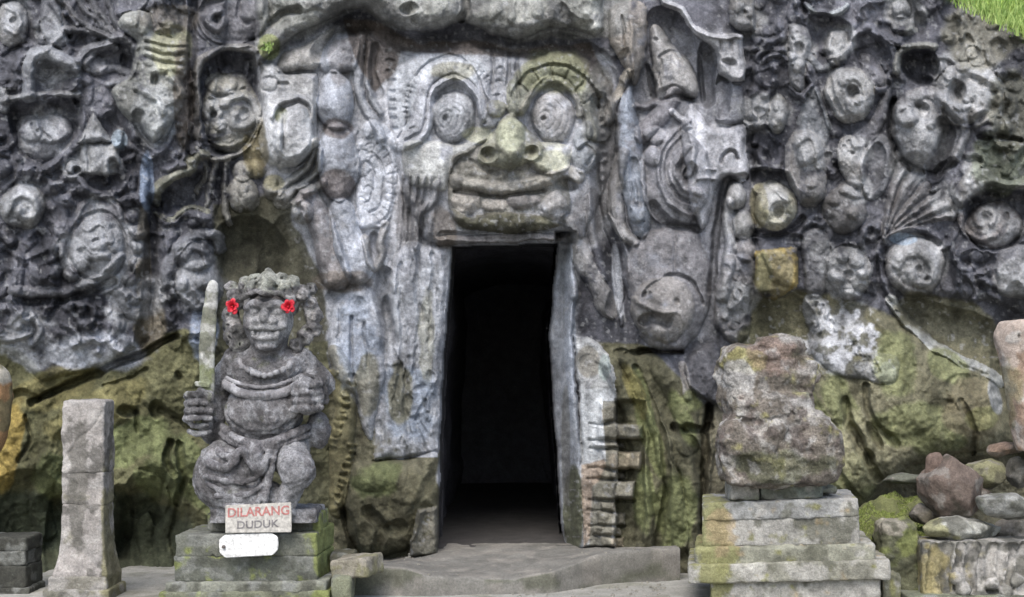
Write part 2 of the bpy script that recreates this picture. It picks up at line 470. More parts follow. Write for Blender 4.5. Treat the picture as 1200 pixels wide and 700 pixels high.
part("fang", FACADE, "curved grey fang at the right end of the mouth", (.22, .215, .21), .85)
ell(650, 241, 14, 17, .08, p=.4); stroke([(637, 252), (650, 260), (663, 250)], 2.2, .03)
within(FACADE)
stroke([(518, 276), (560, 279), (600, 280), (666, 272)], 5, -.06)
# ---- lintel
part("lintel", None, "thin stone lintel over the doorway", (.12, .11, .105), .8)
poly([(512, 278), (668, 273), (668, 283), (512, 289)], .10, 3, smooth=False)
rock()
# hair strands left of the mouth
part("beard_strand", FACADE, "strands of hair hanging left of the mouth", (.23, .23, .24), .6)
for k, (x0, x1) in enumerate([(470, 468), (478, 474), (486, 484), (494, 490), (502, 492), (511, 506)]):
    stroke([(x0 + 3, 205), (x0, 235), (x1, 262), (x1 - 2, 300)], 3.6, .025, taper=True)
stroke([(512, 215), (508, 238), (492, 252), (487, 268), (489, 292)], 5, .06)
for x in (474, 482, 490, 498): stroke([(x + 1, 210), (x, 240), (x - 2, 285)], 1.6, -.018)
ell(480, 252, 9, 22, -.05, p=.8)

# =================================================================== flowing panels left of the face
part("carved_leaf", None, "pale pointed leaf under the ledge", (.36, .35, .33), .85)
poly([(322, 80), (335, 62), (362, 50), (392, 34), (382, 55), (372, 82), (350, 84), (332, 86)], .12, 12)
part("side_panel", None, "pale panel with an egg-shaped boss left of the face", (.37, .375, .38), .9)
poly([(306, 72), (320, 74), (334, 88), (371, 88), (374, 130), (373, 168), (358, 184), (345, 196), (326, 198), (312, 184), (306, 130)], .22, 9, smooth=False)
ell(316, 98, 11, 12, -.05); ell(316, 98, 8, 9, .06); stroke([(326, 98), (336, 97)], 2, -.04)
poly([(318, 142), (326, 122), (344, 114), (362, 124), (367, 150), (355, 175), (330, 178)], -.03, 8)
stroke([(318, 138), (325, 121), (345, 113), (364, 124), (369, 142)], 3.5, .05)
part("egg_boss", None, None, (.39, .40, .41), .9)
ell(345, 157, 24, 36, .19, p=.42); ell(319, 158, 15, 35, .10)
stroke([(333, 130), (333, 175)], 1.6, -.03)
rock()
part("drapery", None, "swirling drapery folds below the egg-shaped boss", (.24, .235, .215), .75)
stroke([(328, 224), (348, 206), (364, 188), (371, 164)], 5, .12, w1=4)
stroke([(330, 232), (352, 218), (370, 200), (375, 176)], 6, .12, w1=4)
stroke([(346, 236), (362, 226), (378, 214)], 6, .09)
ell(317, 218, 11, 13, .13); ell(322, 226, 14, 10, .10); ell(330, 236, 12, 10, .07)
part("carved_knot", None, "pale knot above a slanting shaft", (.30, .30, .29), .8)
ell(353, 249, 13, 15, .18); stroke([(350, 244), (356, 250), (350, 258)], 2, -.06); ell(362, 222, 10, 9, .10); stroke([(353, 222), (364, 218), (372, 222)], 3, .05)
part("slanting_shaft", None, None, (.215, .20, .20), .8)
stroke([(362, 236), (374, 262), (386, 292), (393, 322)], 15, .19, w1=18, p=.4)
part("petal_column", None, "blue grey petal in the column beside the face", (.39, .415, .465), .9)
poly([(376, 82), (382, 55), (398, 38), (418, 42), (418, 72), (408, 84)], .13, 14)
for (x, y, a, b, r_) in ((393, 117, 22, 35, -4), (396, 190, 25, 46, -3)):
    part("petal_column", None, "large rounded petal in the column beside the face", (.39, .415, .465), .9)
    ell(x, y, a, b, .19, rot=r_, p=.38)
part("petal_column", None, "lowest petal of the column beside the face", (.39, .415, .465), .9)
poly([(384, 240), (402, 232), (415, 242), (426, 280), (440, 312), (430, 332), (408, 330), (396, 300), (388, 268)], .19, 16)
part("curved_band", None, None, (.25, .26, .28), .7)
stroke([(422, 42), (419, 80), (424, 112), (437, 138), (446, 160)], 6, .10)
stroke([(432, 50), (430, 85), (437, 112), (446, 132)], 4, .07)
rock()
stroke([(440, 55), (436, 85), (444, 110)], 6, -.07)
part("scale_medallion", None, "medallion of curved scales beside the face", (.37, .39, .43), .85)
poly([(420, 150), (440, 140), (462, 160), (466, 215), (455, 255), (436, 270), (420, 262), (418, 200)], .07, 8)
for r_ in (20, 32, 44): stroke(arc(420, 215, r_, r_ * 1.25, -62, 62, 10), 1.6, -.022)
for a in range(-60, 61, 12):
    c_, s_ = math.cos(R(a)), math.sin(R(a)); stroke([(420 + 36 * c_, 215 - 45 * s_), (420 + 46 * c_, 215 - 56 * s_)], 1.4, -.016)
for (x, y) in ((424, 165), (434, 172), (426, 182), (436, 160), (428, 196), (438, 190), (424, 212), (432, 222), (425, 236), (434, 206)):
    stroke(arc(x, y, 5, 5, 0, 180, 6), 1.3, -.018)
ell(432, 150, 8, 10, .05); ell(422, 158, 6, 8, -.05)
part("hooked_band", None, None, (.23, .225, .22), .8)
stroke([(450, 262), (446, 280), (448, 300), (441, 314), (432, 300), (428, 282)], 5, .10)
ell(438, 290, 6, 16, -.10)
rock()
stroke([(452, 320), (447, 352), (455, 385)], 9, -.12); ell(400, 345, 22, 14, -.07, rot=-30); ell(452, 362, 7, 14, -.08)
part("rounded_slab", None, "tall round-topped slab left of the doorway", (.34, .355, .385), .85)
poly([(385, 395), (388, 362), (402, 340), (420, 333), (438, 340), (448, 368), (452, 400), (450, 450), (443, 480), (436, 515), (424, 500), (415, 462), (392, 440)], .12, 20)
stroke([(412, 372), (411, 420), (414, 450)], 2.4, -.05); stroke([(398, 360), (395, 400)], 2, -.03); ell(418, 355, 12, 9, -.04); stroke([(428, 380), (432, 430)], 2, -.03)
part("door_jamb", None, "weathered left side of the doorway", (.36, .375, .41), .85)
poly([(462, 300), (478, 285), (512, 289), (529, 290), (524, 345), (519, 420), (515, 520), (512, 535), (470, 540), (440, 540), (442, 490), (452, 440), (460, 380), (458, 340)], .09, 16, smooth=False)
for p_ in ([(492, 292), (488, 330), (492, 370), (486, 440)], [(470, 310), (468, 350), (474, 390), (470, 430), (462, 470)], [(508, 300), (505, 350), (503, 400)], [(480, 420), (474, 470), (480, 510)], [(455, 430), (450, 480), (452, 520)], [(500, 470), (490, 490), (500, 505)]):
    stroke(p_, 3, -.03)
for k in range(46):
    x = 455 + (k * 37 % 66); y = 300 + (k * 53 % 235)
    stroke([(x, y), (x + (k % 3 - 1) * 3, y + 14 + k % 16)], 2.6, -.022 if k % 3 else .025, taper=True)
for (x, y, a, b) in ((466, 430, 8, 5), (492, 455, 9, 4), (488, 490, 10, 4), (447, 500, 6, 9), (478, 470, 6, 8), (505, 440, 5, 8), (462, 395, 7, 12)): ell(x, y, a, b, -.035, rot=-20)
stroke([(440, 543), (475, 540), (512, 530)], 3.5, -.045)
for p_, w_ in (([(468, 300), (464, 350), (470, 400), (462, 450)], 8), ([(486, 292), (482, 340), (486, 400), (478, 440)], 8), ([(505, 292), (502, 350), (500, 420), (502, 480)], 9), ([(517, 300), (512, 380), (508, 460)], 6)): stroke(p_, w_, .03, taper=True)
rock()
# =================================================================== right of the face
part("hanging_leaf", None, "tan hanging leaf right of the brow", (.29, .265, .235), .85)
poly([(712, 34), (716, 8), (736, 0), (756, 8), (757, 50), (750, 86), (742, 102), (734, 84), (720, 58)], .20, 16)
stroke([(738, 20), (742, 50), (742, 84)], 3, .04); stroke([(728, 18), (734, 55)], 1.6, -.04)
part("ridge_band", None, None, (.26, .24, .20), .75)
stroke([(734, 86), (728, 100), (720, 120), (714, 142)], 6, .12)
stroke([(736, 60), (720, 72), (706, 62)], 4, -.05)
part("blue_petal", None, "long blue grey petal ending in a bead", (.23, .255, .295), .9)
poly([(735, 100), (744, 120), (750, 150), (753, 190), (756, 225), (764, 262), (758, 278), (745, 274), (734, 247), (725, 205), (720, 165), (725, 130)], .18, 14)
stroke([(741, 190), (742, 220), (745, 240)], 6, -.06); stroke([(740, 212), (744, 236)], 2.5, .04)
ell(747, 253, 9, 8, .07); stroke([(738, 246), (742, 260), (755, 258)], 1.6, -.03)
part("ridge_band", None, None, (.22, .215, .21), .7)
stroke([(728, 180), (722, 210), (722, 245), (730, 270), (742, 282)], 8, .13)
rock()
stroke([(704, 120), (712, 170), (704, 220), (712, 270), (728, 330), (722, 360)], 12, -.14, p=.8)
for k in range(12): ell(706 + (k % 2), 90 + k * 11, 3.5, 3.5, .03)
part("curved_band", None, None, (.235, .23, .225), .75)
stroke([(668, 262), (678, 285), (686, 310), (702, 338), (716, 360)], 9, .12, w1=13)
stroke([(672, 290), (666, 320), (672, 345)], 6, .05)
rock()
for p_, w_ in (([(704, 190), (712, 250), (724, 300), (728, 380)], 6), ([(690, 230), (698, 290), (712, 330)], 6), ([(716, 250), (732, 300), (736, 350)], 5)): stroke(p_, w_, .07, taper=True)
# dark arched niche with petal
poly([(757, 22), (770, 10), (795, 16), (814, 42), (823, 80), (826, 116), (812, 120), (790, 118), (770, 118), (760, 100), (756, 60)], -.13, 7)
part("carved_petal", None, "pale upright petal inside the arched niche", (.34, .335, .33), .9)
poly([(761, 36), (772, 30), (788, 50), (804, 66), (817, 96), (813, 114), (792, 112), (772, 112), (766, 84)], .21, 14)
stroke([(775, 64), (790, 60), (799, 72)], 1.8, -.04); stroke([(774, 66), (774, 98)], 1.8, -.04); ell(769, 46, 4, 2.5, -.04)
rock()
poly([(740, 100), (756, 72), (766, 86), (772, 108), (764, 120), (748, 122)], -.12, 8)
part("curl", None, None, (.17, .165, .175), .7)
stroke([(752, 160), (764, 146), (780, 128), (790, 112)], 10, .10)
stroke([(748, 126), (760, 124), (772, 116)], 5, .06); stroke([(776, 108), (792, 106), (806, 118)], 5, -.06)
part("carved_frame", None, "pale corner frame with a small square niche", (.37, .37, .38), .88)
poly([(772, -4), (800, 8), (818, 30), (836, 38), (872, 40), (872, 94), (858, 96), (842, 90), (838, 60), (822, 46), (812, 34), (796, 16), (776, 8)], .22, 7, smooth=False)
stroke([(828, 40), (848, 42), (870, 43)], 3.5, .06); ell(854, 75, 9, 4, -.07); stroke([(846, 48), (846, 62)], 2, -.03); stroke([(858, 48), (858, 60)], 2, -.03)
rock()
poly([(820, 52), (832, 52), (838, 72), (838, 112), (830, 126), (820, 116), (817, 84)], -.18, 6)
poly([(842, 96), (856, 98), (871, 106), (872, 136), (862, 146), (846, 144), (838, 136)], .10, 6)
poly([(840, 92), (852, 92), (856, 110), (852, 134), (840, 136)], -.11, 6)
part("wave_panel", None, "pale wave-edged panel with a lens-shaped opening", (.42, .425, .45), .92)
poly([(806, 122), (818, 128), (832, 146), (850, 150), (872, 148), (875, 175), (876, 205), (868, 215), (856, 208), (844, 212), (836, 226), (832, 250), (826, 266), (818, 262), (806, 214), (800, 180), (798, 150)], .16, 8)
stroke(arc(855, 188, 9, 10, 0, 180, 6), 2.6, -.07); stroke([(828, 200), (838, 198)], 1.6, .04); stroke([(818, 212), (838, 210)], 2, .05)
stroke([(790, 130), (806, 150), (812, 175), (806, 205)], 4, .07); stroke([(800, 145), (802, 180), (796, 200)], 4, -.04)
part("carved_scroll", None, "large scroll beside the wave-edged panel", (.22, .22, .235), .75)
ell(790, 208, 42, 58, .20, p=.42)
stroke([(806, 140), (788, 156), (774, 182), (772, 214), (786, 240), (812, 252)], 3, .05); stroke([(808, 152), (794, 168), (784, 190), (784, 214), (796, 232), (816, 238)], 3, -.05)
stroke([(806, 172), (796, 188), (794, 206), (804, 222), (820, 226)], 4, .05); ell(808, 204, 8, 13, -.11); ell(764, 183, 13, 13, .10); ell(768, 158, 15, 11, .09)
rock()
stroke([(764, 240), (785, 262), (815, 268)], 6, -.10)
part("smooth_boulder", None, "smooth dark arched stone above the right head", (.175, .17, .175), .8)
poly([(736, 300), (745, 284), (772, 268), (808, 266), (822, 285), (834, 325), (832, 360), (812, 400), (780, 415), (750, 395), (738, 350)], .18, 24)
stroke([(790, 270), (790, 320)], 2, -.02)
stroke(arc(788, 372, 38, 48, 20, 150, 10), 2.6, -.05)
part("carved_head", None, "worn pale head with an open mouth under the arched stone", (.22, .21, .20), .8)
ell(776, 362, 38, 38, .15); stroke([(742, 350), (758, 360), (776, 366), (788, 366)], 4, .05); stroke([(755, 378), (766, 374), (780, 378)], 7, -.10)
ell(770, 397, 13, 14, .06); ell(790, 385, 10, 18, -.03); stroke([(750, 412), (780, 412), (800, 412)], 4, -.11); ell(792, 352, 4, 5, -.03); ell(760, 346, 6, 4, -.03)
stroke([(800, 430), (804, 450), (806, 465)], 6, .05)
part("bead_column", None, "pale stone bead in the column at the right of the panel", (.34, .34, .34), .85)
ell(862, 231, 13, 17, .20)
part("bead_column", None, "second bead in the column at the right of the panel", (.29, .29, .285), .85)
ell(871, 263, 12, 17, .18)
part("bead_column", None, None, (.19, .18, .18), .8)
ell(874, 292, 11, 15, .14)
rock()
stroke([(872, 208), (852, 212), (845, 232), (843, 262), (836, 300), (834, 340)], 5, -.14)
part("ridge_band", None, None, (.30, .305, .315), .75)
stroke([(852, 240), (856, 270), (858, 292), (850, 320), (846, 350)], 7, .10)
part("mottled_shaft", None, "rough mottled shaft below the beads", (.17, .165, .165), .7)
poly([(846, 310), (862, 298), (882, 305), (880, 345), (876, 392), (862, 405), (846, 390), (838, 372)], .12, 10)
for k in range(18): ell(850 + (k * 13 % 28), 315 + (k * 29 % 80), 4 + k % 3, 5, .035 if k % 2 else -.035)
rock()
poly([(806, 420), (838, 400), (850, 440), (850, 478), (824, 468), (806, 450)], .14, 10)
# ochre block set in the wall
part("ochre_block", None, "square ochre stone block set in the wall", (.21, .165, .065), .95)
poly([(884, 292), (934, 290), (934, 338), (908, 354), (884, 340)], .12, 5, smooth=False)
rock()
stroke([(884, 283), (908, 276), (936, 280)], 5, -.10)

# =================================================================== left carved wall
stroke([(226, -20), (226, 40), (224, 100), (226, 150), (222, 180)], 6, -.14)
stroke([(181, 236), (178, 290), (174, 350), (166, 400)], 9, -.15)
stroke([(212, -10), (214, 22), (205, 40)], 5, -.05); ell(195, 22, 24, 18, .05)
ell(14, 34, 27, 36, -.14, p=.6)
part("carved_head", None, "round head in a niche at the top left corner", (.235, .23, .22), .7)
ell(14, 28, 20, 27, .22, p=.42); stroke([(6, 8), (18, 14), (24, 26), (18, 38), (8, 34)], 3, .04); ell(16, 24, 4, 4, -.05)
part("carved_slab", None, None, (.19, .195, .205), .7)
poly([(49, -30), (72, -30), (70, 24), (80, 50), (66, 56), (50, 44)], .10, 7)
stroke([(52, 58), (70, 42), (74, 34)], 3, .04)
part("leaf_fan", None, "fan of long ribs at the upper left", (.15, .15, .155), .6)
for p_ in ([(64, -6), (84, 16), (108, 34), (142, 47)], [(84, -10), (100, 10), (120, 32), (144, 46)], [(104, -6), (116, 16), (134, 38), (148, 46)], [(126, 0), (134, 22), (146, 42)], [(74, 35), (96, 35), (120, 40), (140, 48)], [(60, 4), (72, 26), (78, 36)]):
    stroke(p_, 4.5, .06, w1=3)
part("arch_band", None, None, (.205, .215, .23), .8)
stroke([(33, 112), (35, 84), (39, 67), (50, 61), (62, 65), (76, 74), (88, 78)], 8.5, .19)
stroke([(60, 98), (74, 88), (90, 86)], 6, .05)
rock()
poly([(46, 76), (60, 72), (86, 82), (84, 104), (48, 106)], -.10, 7)
poly([(76, 40), (98, 38), (120, 46), (100, 58), (86, 58)], -.10, 7)
ell(128, 74, 31, 24, -.12, p=.6)
part("eye_niche", None, "leaf curl inside an eye-shaped niche", (.20, .205, .22), .75)
stroke([(92, 72), (102, 58), (122, 50), (146, 48), (160, 56)], 5, .09)
stroke([(100, 74), (110, 62), (128, 54), (138, 56)], 7, .12, w1=3); ell(112, 78, 14, 12, .12); stroke([(120, 84), (132, 80), (150, 84)], 5, .08)
ell(146, 70, 6, 8, -.10)
stroke([(158, 56), (160, 74), (152, 90), (130, 100)], 4, .06)
part("carved_mask", None, "large lichen-covered mask at the upper left", (.255, .26, .24), .85)
poly([(140, 26), (150, 13), (164, 12), (176, 20), (182, 38), (198, 46), (221, 50), (219, 82), (212, 92), (216, 112), (206, 136), (192, 155), (180, 166), (172, 160), (166, 146), (150, 142), (136, 124), (133, 106), (150, 92), (158, 72), (160, 48), (148, 40)], .20, 10)
ell(152, 22, 11, 11, .06); ell(168, 26, 12, 14, .05); ell(152, 20, 4, 4, -.03)
for y in (50, 60, 70, 80): stroke([(172, y - 6), (194, y), (220, y + 1)], 3.5, .03)
for y in (55, 65, 75): stroke([(172, y - 6), (194, y), (220, y + 1)], 2, -.02)
ell(181, 94, 5, 7, -.10); ell(184, 142, 17, 22, .07, rot=20); ell(163, 137, 8, 8, -.12); ell(145, 110, 7, 8, -.04); stroke([(196, 92), (208, 100), (206, 116), (194, 120)], 4, .06)
stroke([(178, 84), (196, 84), (206, 100), (212, 114)], 4, .06); stroke([(158, 104), (172, 110), (186, 120), (190, 132)], 4, .06)
rock()
# bowl with heart shaped scrolls
poly([(14, 122), (50, 116), (90, 116), (98, 140), (86, 166), (62, 190), (44, 194), (22, 176), (12, 150)], -.17, 7)
part("bowl_rim", None, None, (.22, .225, .23), .7)
stroke([(4, 120), (24, 112), (60, 108), (92, 112)], 4, .10)
stroke([(4, 108), (6, 128)], 6, .08)
part("carved_scroll", None, "heart-shaped pair of scrolls in a bowl", (.23, .235, .25), .75)
ell(52, 162, 34, 24, .15); ell(34, 150, 16, 16, .10); ell(62, 150, 24, 17, .10)
ell(38, 146, 3.5, 3.5, -.07); ell(44, 152, 3, 2.5, -.04); stroke([(46, 140), (50, 152), (60, 160)], 2, -.04); stroke([(60, 136), (76, 142), (80, 156), (70, 162)], 4, .05)
rock()
stroke([(92, 125), (98, 145), (88, 172), (66, 194), (48, 200)], 5, .08); poly([(48, 196), (62, 192), (64, 206), (56, 206)], .06, 4)
# small temple
part("carved_shrine", None, "small carved shrine with a triangular roof", (.27, .275, .275), .85)
poly([(110, 133), (130, 166), (91, 167)], .15, 6, smooth=False)
poly([(94, 168), (140, 168), (140, 204), (96, 206)], .10, 5, smooth=False)
stroke([(123, 204), (124, 186), (132, 181), (141, 190), (144, 206)], 4, .08); ell(134, 200, 6, 10, -.06); stroke([(104, 170), (104, 200)], 1.8, -.03)
ell(128, 148, 10, 16, -.10); poly([(134, 154), (144, 158), (142, 172), (132, 172)], .09, 4)
part("carved_scroll", None, "small ring scroll beside the shrine", (.22, .225, .235), .75)
scroll(86, 199, 13, 13, .12, 1.0, 1, 0); ell(91, 200, 5, 5, -.09)
rock()
stroke([(74, 206), (92, 212), (102, 222), (120, 228), (140, 226), (150, 206)], 4, .07); ell(122, 214, 20, 9, -.10)
stroke([(132, 156), (148, 170), (168, 182), (178, 186)], 4, .05); stroke([(178, 186), (196, 166), (206, 146)], 4, .06); stroke([(166, 186), (170, 210), (166, 236)], 7, .08)
ell(194, 178, 14, 10, -.08)
# ringed head
ell(28, 250, 48, 46, -.10, p=.6)
part("carved_head", None, "spotted round head in a ring at the left edge", (.21, .21, .20), .7)
ell(27, 242, 29, 27, .22, p=.45)
stroke([(8, 250), (14, 234), (30, 228), (44, 238), (42, 254), (28, 258), (22, 248)], 5, .06); stroke([(14, 262), (28, 267), (42, 262)], 3.5, .04)
for (x, y, a, h_) in () and ((16, 240, 6, .05), (30, 236, 6, .06), (42, 242, 6, .05), (24, 250, 6, .05), (38, 254, 6, .05), (10, 252, 5, .05), (30, 262, 7, .04), (22, 228, 5, .05), (36, 227, 5, .05), (20, 246, 3, -.05), (36, 247, 3, -.05)): ell(x, y, a, a, h_)
rock()
stroke(arc(28, 250, 48, 50, -100, 100, 14), 3.5, .06); ell(4, 196, 9, 10, .14)
# big medallion
part("carved_medallion", None, "large dark round medallion with a beaded edge", (.135, .135, .145), .5)
ell(115, 290, 46, 56, .13, p=.4)
stroke(arc(115, 262, 28, 32, 10, 175, 10), 3.5, .06); stroke(arc(114, 288, 34, 40, 0, 359, 20), 2.5, -.05)
ell(112, 280, 16, 18, .08); ell(122, 300, 22, 20, .09); stroke([(100, 268), (112, 260), (126, 266), (130, 282)], 5, .06); stroke([(96, 290), (108, 300), (126, 300)], 5, .06); ell(112, 284, 5, 5, -.05)
ell(92, 308, 14, 12, .08); ell(136, 282, 10, 14, .06)
rock()
beads([(75, 236), (72, 270), (68, 294), (84, 322), (66, 318)], 9, .11); beads([(75, 236), (72, 270)], 4, -.06)
beads([(150, 238), (156, 254), (160, 272), (162, 290), (160, 308), (152, 326)], 8, .10)
part("curved_band", None, None, (.155, .155, .165), .6)
stroke([(16, 342), (46, 343), (80, 340), (106, 330), (128, 318), (142, 300)], 6, .09)
rock()
stroke([(20, 352), (60, 352), (100, 344), (132, 328)], 5, -.09); ell(54, 326, 20, 13, .10); ell(20, 300, 20, 16, -.09); stroke([(22, 300), (20, 340), (18, 380)], 8, .09); ell(118, 362, 16, 11, .07); ell(134, 378, 14, 16, .08); ell(150, 352, 14, 10, .06)
# top scroll at the crack
ell(272, 14, 50, 44, -.13, p=.6)
part("carved_scroll", None, "dark hooked scroll cut by the top edge, left of the ledge", (.145, .145, .155), .7)
ell(274, 14, 43, 40, .22, p=.42); stroke([(262, 26), (252, 32), (244, 24), (248, 15), (258, 14)], 5, .10); stroke([(236, 12), (244, 2), (262, 0)], 5, -.09); ell(298, 8, 14, 16, .07); stroke([(284, 0), (282, 18), (292, 28)], 3, -.05)
rock()
stroke([(230, 20), (236, 34), (252, 50), (280, 54), (308, 52)], 4, .06)
poly([(236, 160), (233, 100), (240, 74), (262, 62), (294, 64), (303, 80), (303, 150), (288, 176), (262, 184), (244, 178)], -.19, 8)
part("niche_rim", None, "raised rim of the oval niche with a head", (.19, .185, .175), .75)
stroke([(230, 160), (230, 110), (232, 82), (244, 64), (268, 57), (300, 60)], 5, .12)
part("carved_head", None, "tall weathered head in an oval niche left of the panel", (.245, .24, .21), .8)
ell(270, 132, 34, 49, .25, p=.42)
ell(258, 98, 18, 14, .08); stroke([(250, 112), (268, 112), (286, 104)], 3, -.05); ell(247, 118, 4, 3, -.06); stroke([(262, 124), (272, 112), (290, 112), (300, 128), (294, 146), (278, 148), (274, 136)], 5.5, .08)
ell(284, 131, 6, 6, -.07); ell(251, 136, 4, 4, -.07); ell(260, 148, 8, 6, .06); ell(252, 158, 6, 6, .05); stroke([(250, 126), (258, 134), (256, 142)], 4, .05); stroke([(246, 164), (266, 172), (288, 164)], 3, .04)
rock()
part("ridge_band", None, None, (.27, .265, .245), .75)
stroke([(232, 174), (242, 184), (252, 188), (270, 186), (288, 174), (300, 156), (304, 142)], 3, .09)
stroke([(252, 188), (247, 210), (243, 240)], 4, .08); stroke([(266, 188), (262, 215), (264, 240), (268, 260)], 4, .08); stroke([(238, 182), (240, 205), (232, 225)], 3, .05)
rock()
ell(256, 220, 6, 26, -.06)
poly([(186, 240), (196, 218), (224, 206), (238, 196), (238, 225), (222, 240), (200, 250)], -.12, 8)
part("curled_leaf", None, "mossy leaf edge curling above a hollow", (.22, .22, .17), .75)
stroke([(182, 236), (188, 218), (202, 208), (220, 202), (226, 188), (240, 180)], 6, .14); ell(221, 186, 6, 6, .06)
stroke([(182, 250), (204, 256), (222, 243), (244, 248)], 3.5, .08)
part("carved_bird", None, "small bird-like carving with a round head", (.215, .21, .19), .8)
ell(284, 200, 11, 11, .14); ell(283, 226, 18, 22, .18); ell(284, 220, 6, 12, .04); ell(299, 198, 10, 9, .08); ell(292, 236, 10, 10, .05)
rock()
part("carved_figure", None, "dark crouching figure beside the vertical crack", (.165, .17, .185), .7)
stroke([(192, 330), (200, 306), (212, 288), (234, 276), (254, 278), (258, 292)], 7, .10)
ell(228, 298, 24, 20, .12); ell(232, 334, 30, 30, .13); stroke([(214, 300), (226, 290), (240, 294), (244, 308)], 5, .06); ell(212, 334, 7, 10, .07); ell(240, 345, 12, 9, -.05); stroke([(206, 350), (228, 366), (246, 360)], 4, -.06)
rock()
for k in range(40): ell(190 + k * 37 % 64, 340 + k * 23 % 56, 3.5, 3.5, .03 if k % 2 else -.035)
# =================================================================== right carved wall
part("carved_head", None, "small block-like head at the top, right of the corner frame", (.235, .225, .21), .8)
poly([(858, -10), (880, -12), (886, 20), (884, 34), (866, 36), (856, 20)], .18, 8); ell(866, 8, 6, 6, .04); ell(879, 14, 6, 6, .05); ell(872, 26, 8, 5, .05); ell(874, 14, 3, 3, -.05)
rock()
fan(866, 90, [(890, 44), (905, 48), (922, 56), (930, 66)], 4, .06)
stroke(arc(908, 76, 22, 18, 10, 170, 8), 3, .06); stroke(arc(908, 76, 14, 11, 10, 170, 8), 2.5, .05); ell(908, 90, 20, 14, .06)
part("bead_column", None, "beaded pillar head near the top right", (.20, .20, .20), .7)
poly([(925, 34), (936, 28), (948, 40), (947, 68), (940, 104), (926, 98), (924, 62)], .15, 8); ell(936, 56, 6, 8, -.07); ell(936, 76, 8, 8, .05); ell(930, 46, 3, 3, -.04)
rock()
poly([(946, 26), (958, 18), (984, 20), (998, 40), (990, 60), (966, 68), (950, 62)], -.14, 7)
part("bowl_rim", None, None, (.26, .28, .285), .8)
stroke([(944, 6), (956, 15), (970, 17), (984, 13), (994, 6)], 4, .12)
part("carved_knob", None, "pale knob-like figure above the spiral", (.255, .25, .23), .8)
ell(982, 56, 15, 23, .20, p=.42); stroke([(974, 40), (970, 52), (978, 60), (986, 54)], 4, .05)
part("carved_scroll", None, "pale spiral with a round hole, below the knob", (.255, .25, .235), .85)
ell(996, 110, 30, 34, .21, p=.42); stroke([(990, 96), (1002, 88), (1016, 96), (1018, 114), (1008, 128), (996, 122)], 7, .06); ell(1001, 109, 8, 9, -.15); ell(1005, 116, 6, 6, .07); stroke([(974, 92), (976, 112), (984, 130)], 3, -.05)
part("carved_head", None, "speckled oval head at the left of the leaf blades", (.23, .23, .215), .8)
ell(912, 134, 13, 22, .16); ell(908, 126, 5, 5, .04); ell(917, 140, 5, 6, .04); ell(908, 146, 4, 4, .03)
rock()
ell(884, 122, 16, 22, .07); ell(878, 110, 5, 4, -.05); ell(890, 132, 6, 5, -.05)
part("leaf_blade", None, "dark leaf blade left of the spiral", (.16, .17, .18), .7)
poly([(932, 160), (944, 110), (958, 104), (968, 140), (968, 172), (950, 190), (936, 190)], .10, 10); stroke([(956, 106), (964, 130), (970, 150)], 3, .07)
stroke([(950, 66), (962, 80), (974, 76)], 5, .06)
part("leaf_blade", None, None, (.15, .15, .16), .6)
poly([(998, 160), (1020, 140), (1036, 110), (1046, 96), (1040, 140), (1022, 165), (1004, 176)], .08, 9)
poly([(1008, 60), (1022, 66), (1040, 90), (1030, 104), (1012, 84)], .07, 8)
rock()
stroke([(1000, 42), (1020, 34), (1046, 60), (1050, 84)], 5, .08); poly([(1000, 46), (1018, 40), (1044, 66), (1046, 92), (1024, 78), (1004, 66)], -.10, 6)
ell(1066, 22, 32, 28, -.08, p=.6)
part("carved_figure", None, "small pale figure at the top right beside a hollow", (.22, .225, .215), .8)
ell(1056, 12, 10, 12, .16); ell(1058, 30, 12, 10, .12); ell(1076, 28, 8, 14, -.10); ell(1064, 36, 10, 5, .05)
part("hood", None, "arched hood over a dark hollow", (.21, .21, .19), .8)
stroke([(1052, 84), (1054, 66), (1062, 57), (1080, 54), (1096, 56)], 5, .15)
rock()
poly([(1056, 70), (1068, 62), (1094, 62), (1098, 84), (1086, 100), (1062, 90)], -.18, 6)
stroke([(1040, 40), (1050, 50), (1060, 54)], 4, .08)
part("carved_scroll", None, "rough lichen-crusted scroll near the top right corner", (.235, .23, .215), .7)
scroll(1136, 112, 42, 40, .20, 1.2, 1, 180); ell(1120, 108, 11, 14, -.14); ell(1128, 122, 9, 9, .10)
for (x, y) in ((1112, 88), (1130, 78), (1146, 70), (1150, 90), (1162, 100), (1104, 96), (1168, 118), (1140, 60)): ell(x, y, 9, 8, .07)
part("carved_scroll", None, "big hooked scroll in the middle of the right wall", (.215, .215, .22), .8)
ell(1090, 150, 46, 50, .14, p=.4)
ell(1076, 158, 28, 34, .14); ell(1062, 132, 17, 15, .14); stroke([(1054, 140), (1056, 126), (1068, 124)], 3, .04)
stroke([(1066, 118), (1084, 108), (1098, 116), (1100, 134), (1090, 146)], 6, .06); ell(1080, 128, 9, 10, -.16)
stroke([(1104, 146), (1110, 160), (1104, 180), (1090, 196)], 9, -.17); stroke([(1100, 112), (1120, 130), (1130, 156), (1122, 184)], 6, .08)
rock()
stroke([(1048, 120), (1046, 160), (1056, 188), (1078, 202)], 5, -.14); stroke([(1094, 205), (1102, 196), (1116, 190)], 6, -.14)
stroke([(1148, 160), (1174, 160), (1196, 163)], 4, -.12); poly([(1140, 130), (1170, 134), (1190, 150), (1170, 158), (1142, 156)], .08, 8)
poly([(878, 150), (902, 150), (915, 168), (906, 190), (880, 196)], -.09, 7); stroke([(872, 144), (896, 152), (914, 166)], 3, .06)
poly([(878, 200), (902, 200), (922, 202), (932, 222), (936, 238), (916, 226), (886, 222)], -.15, 6); stroke([(886, 198), (912, 200), (922, 202)], 2.5, .07)
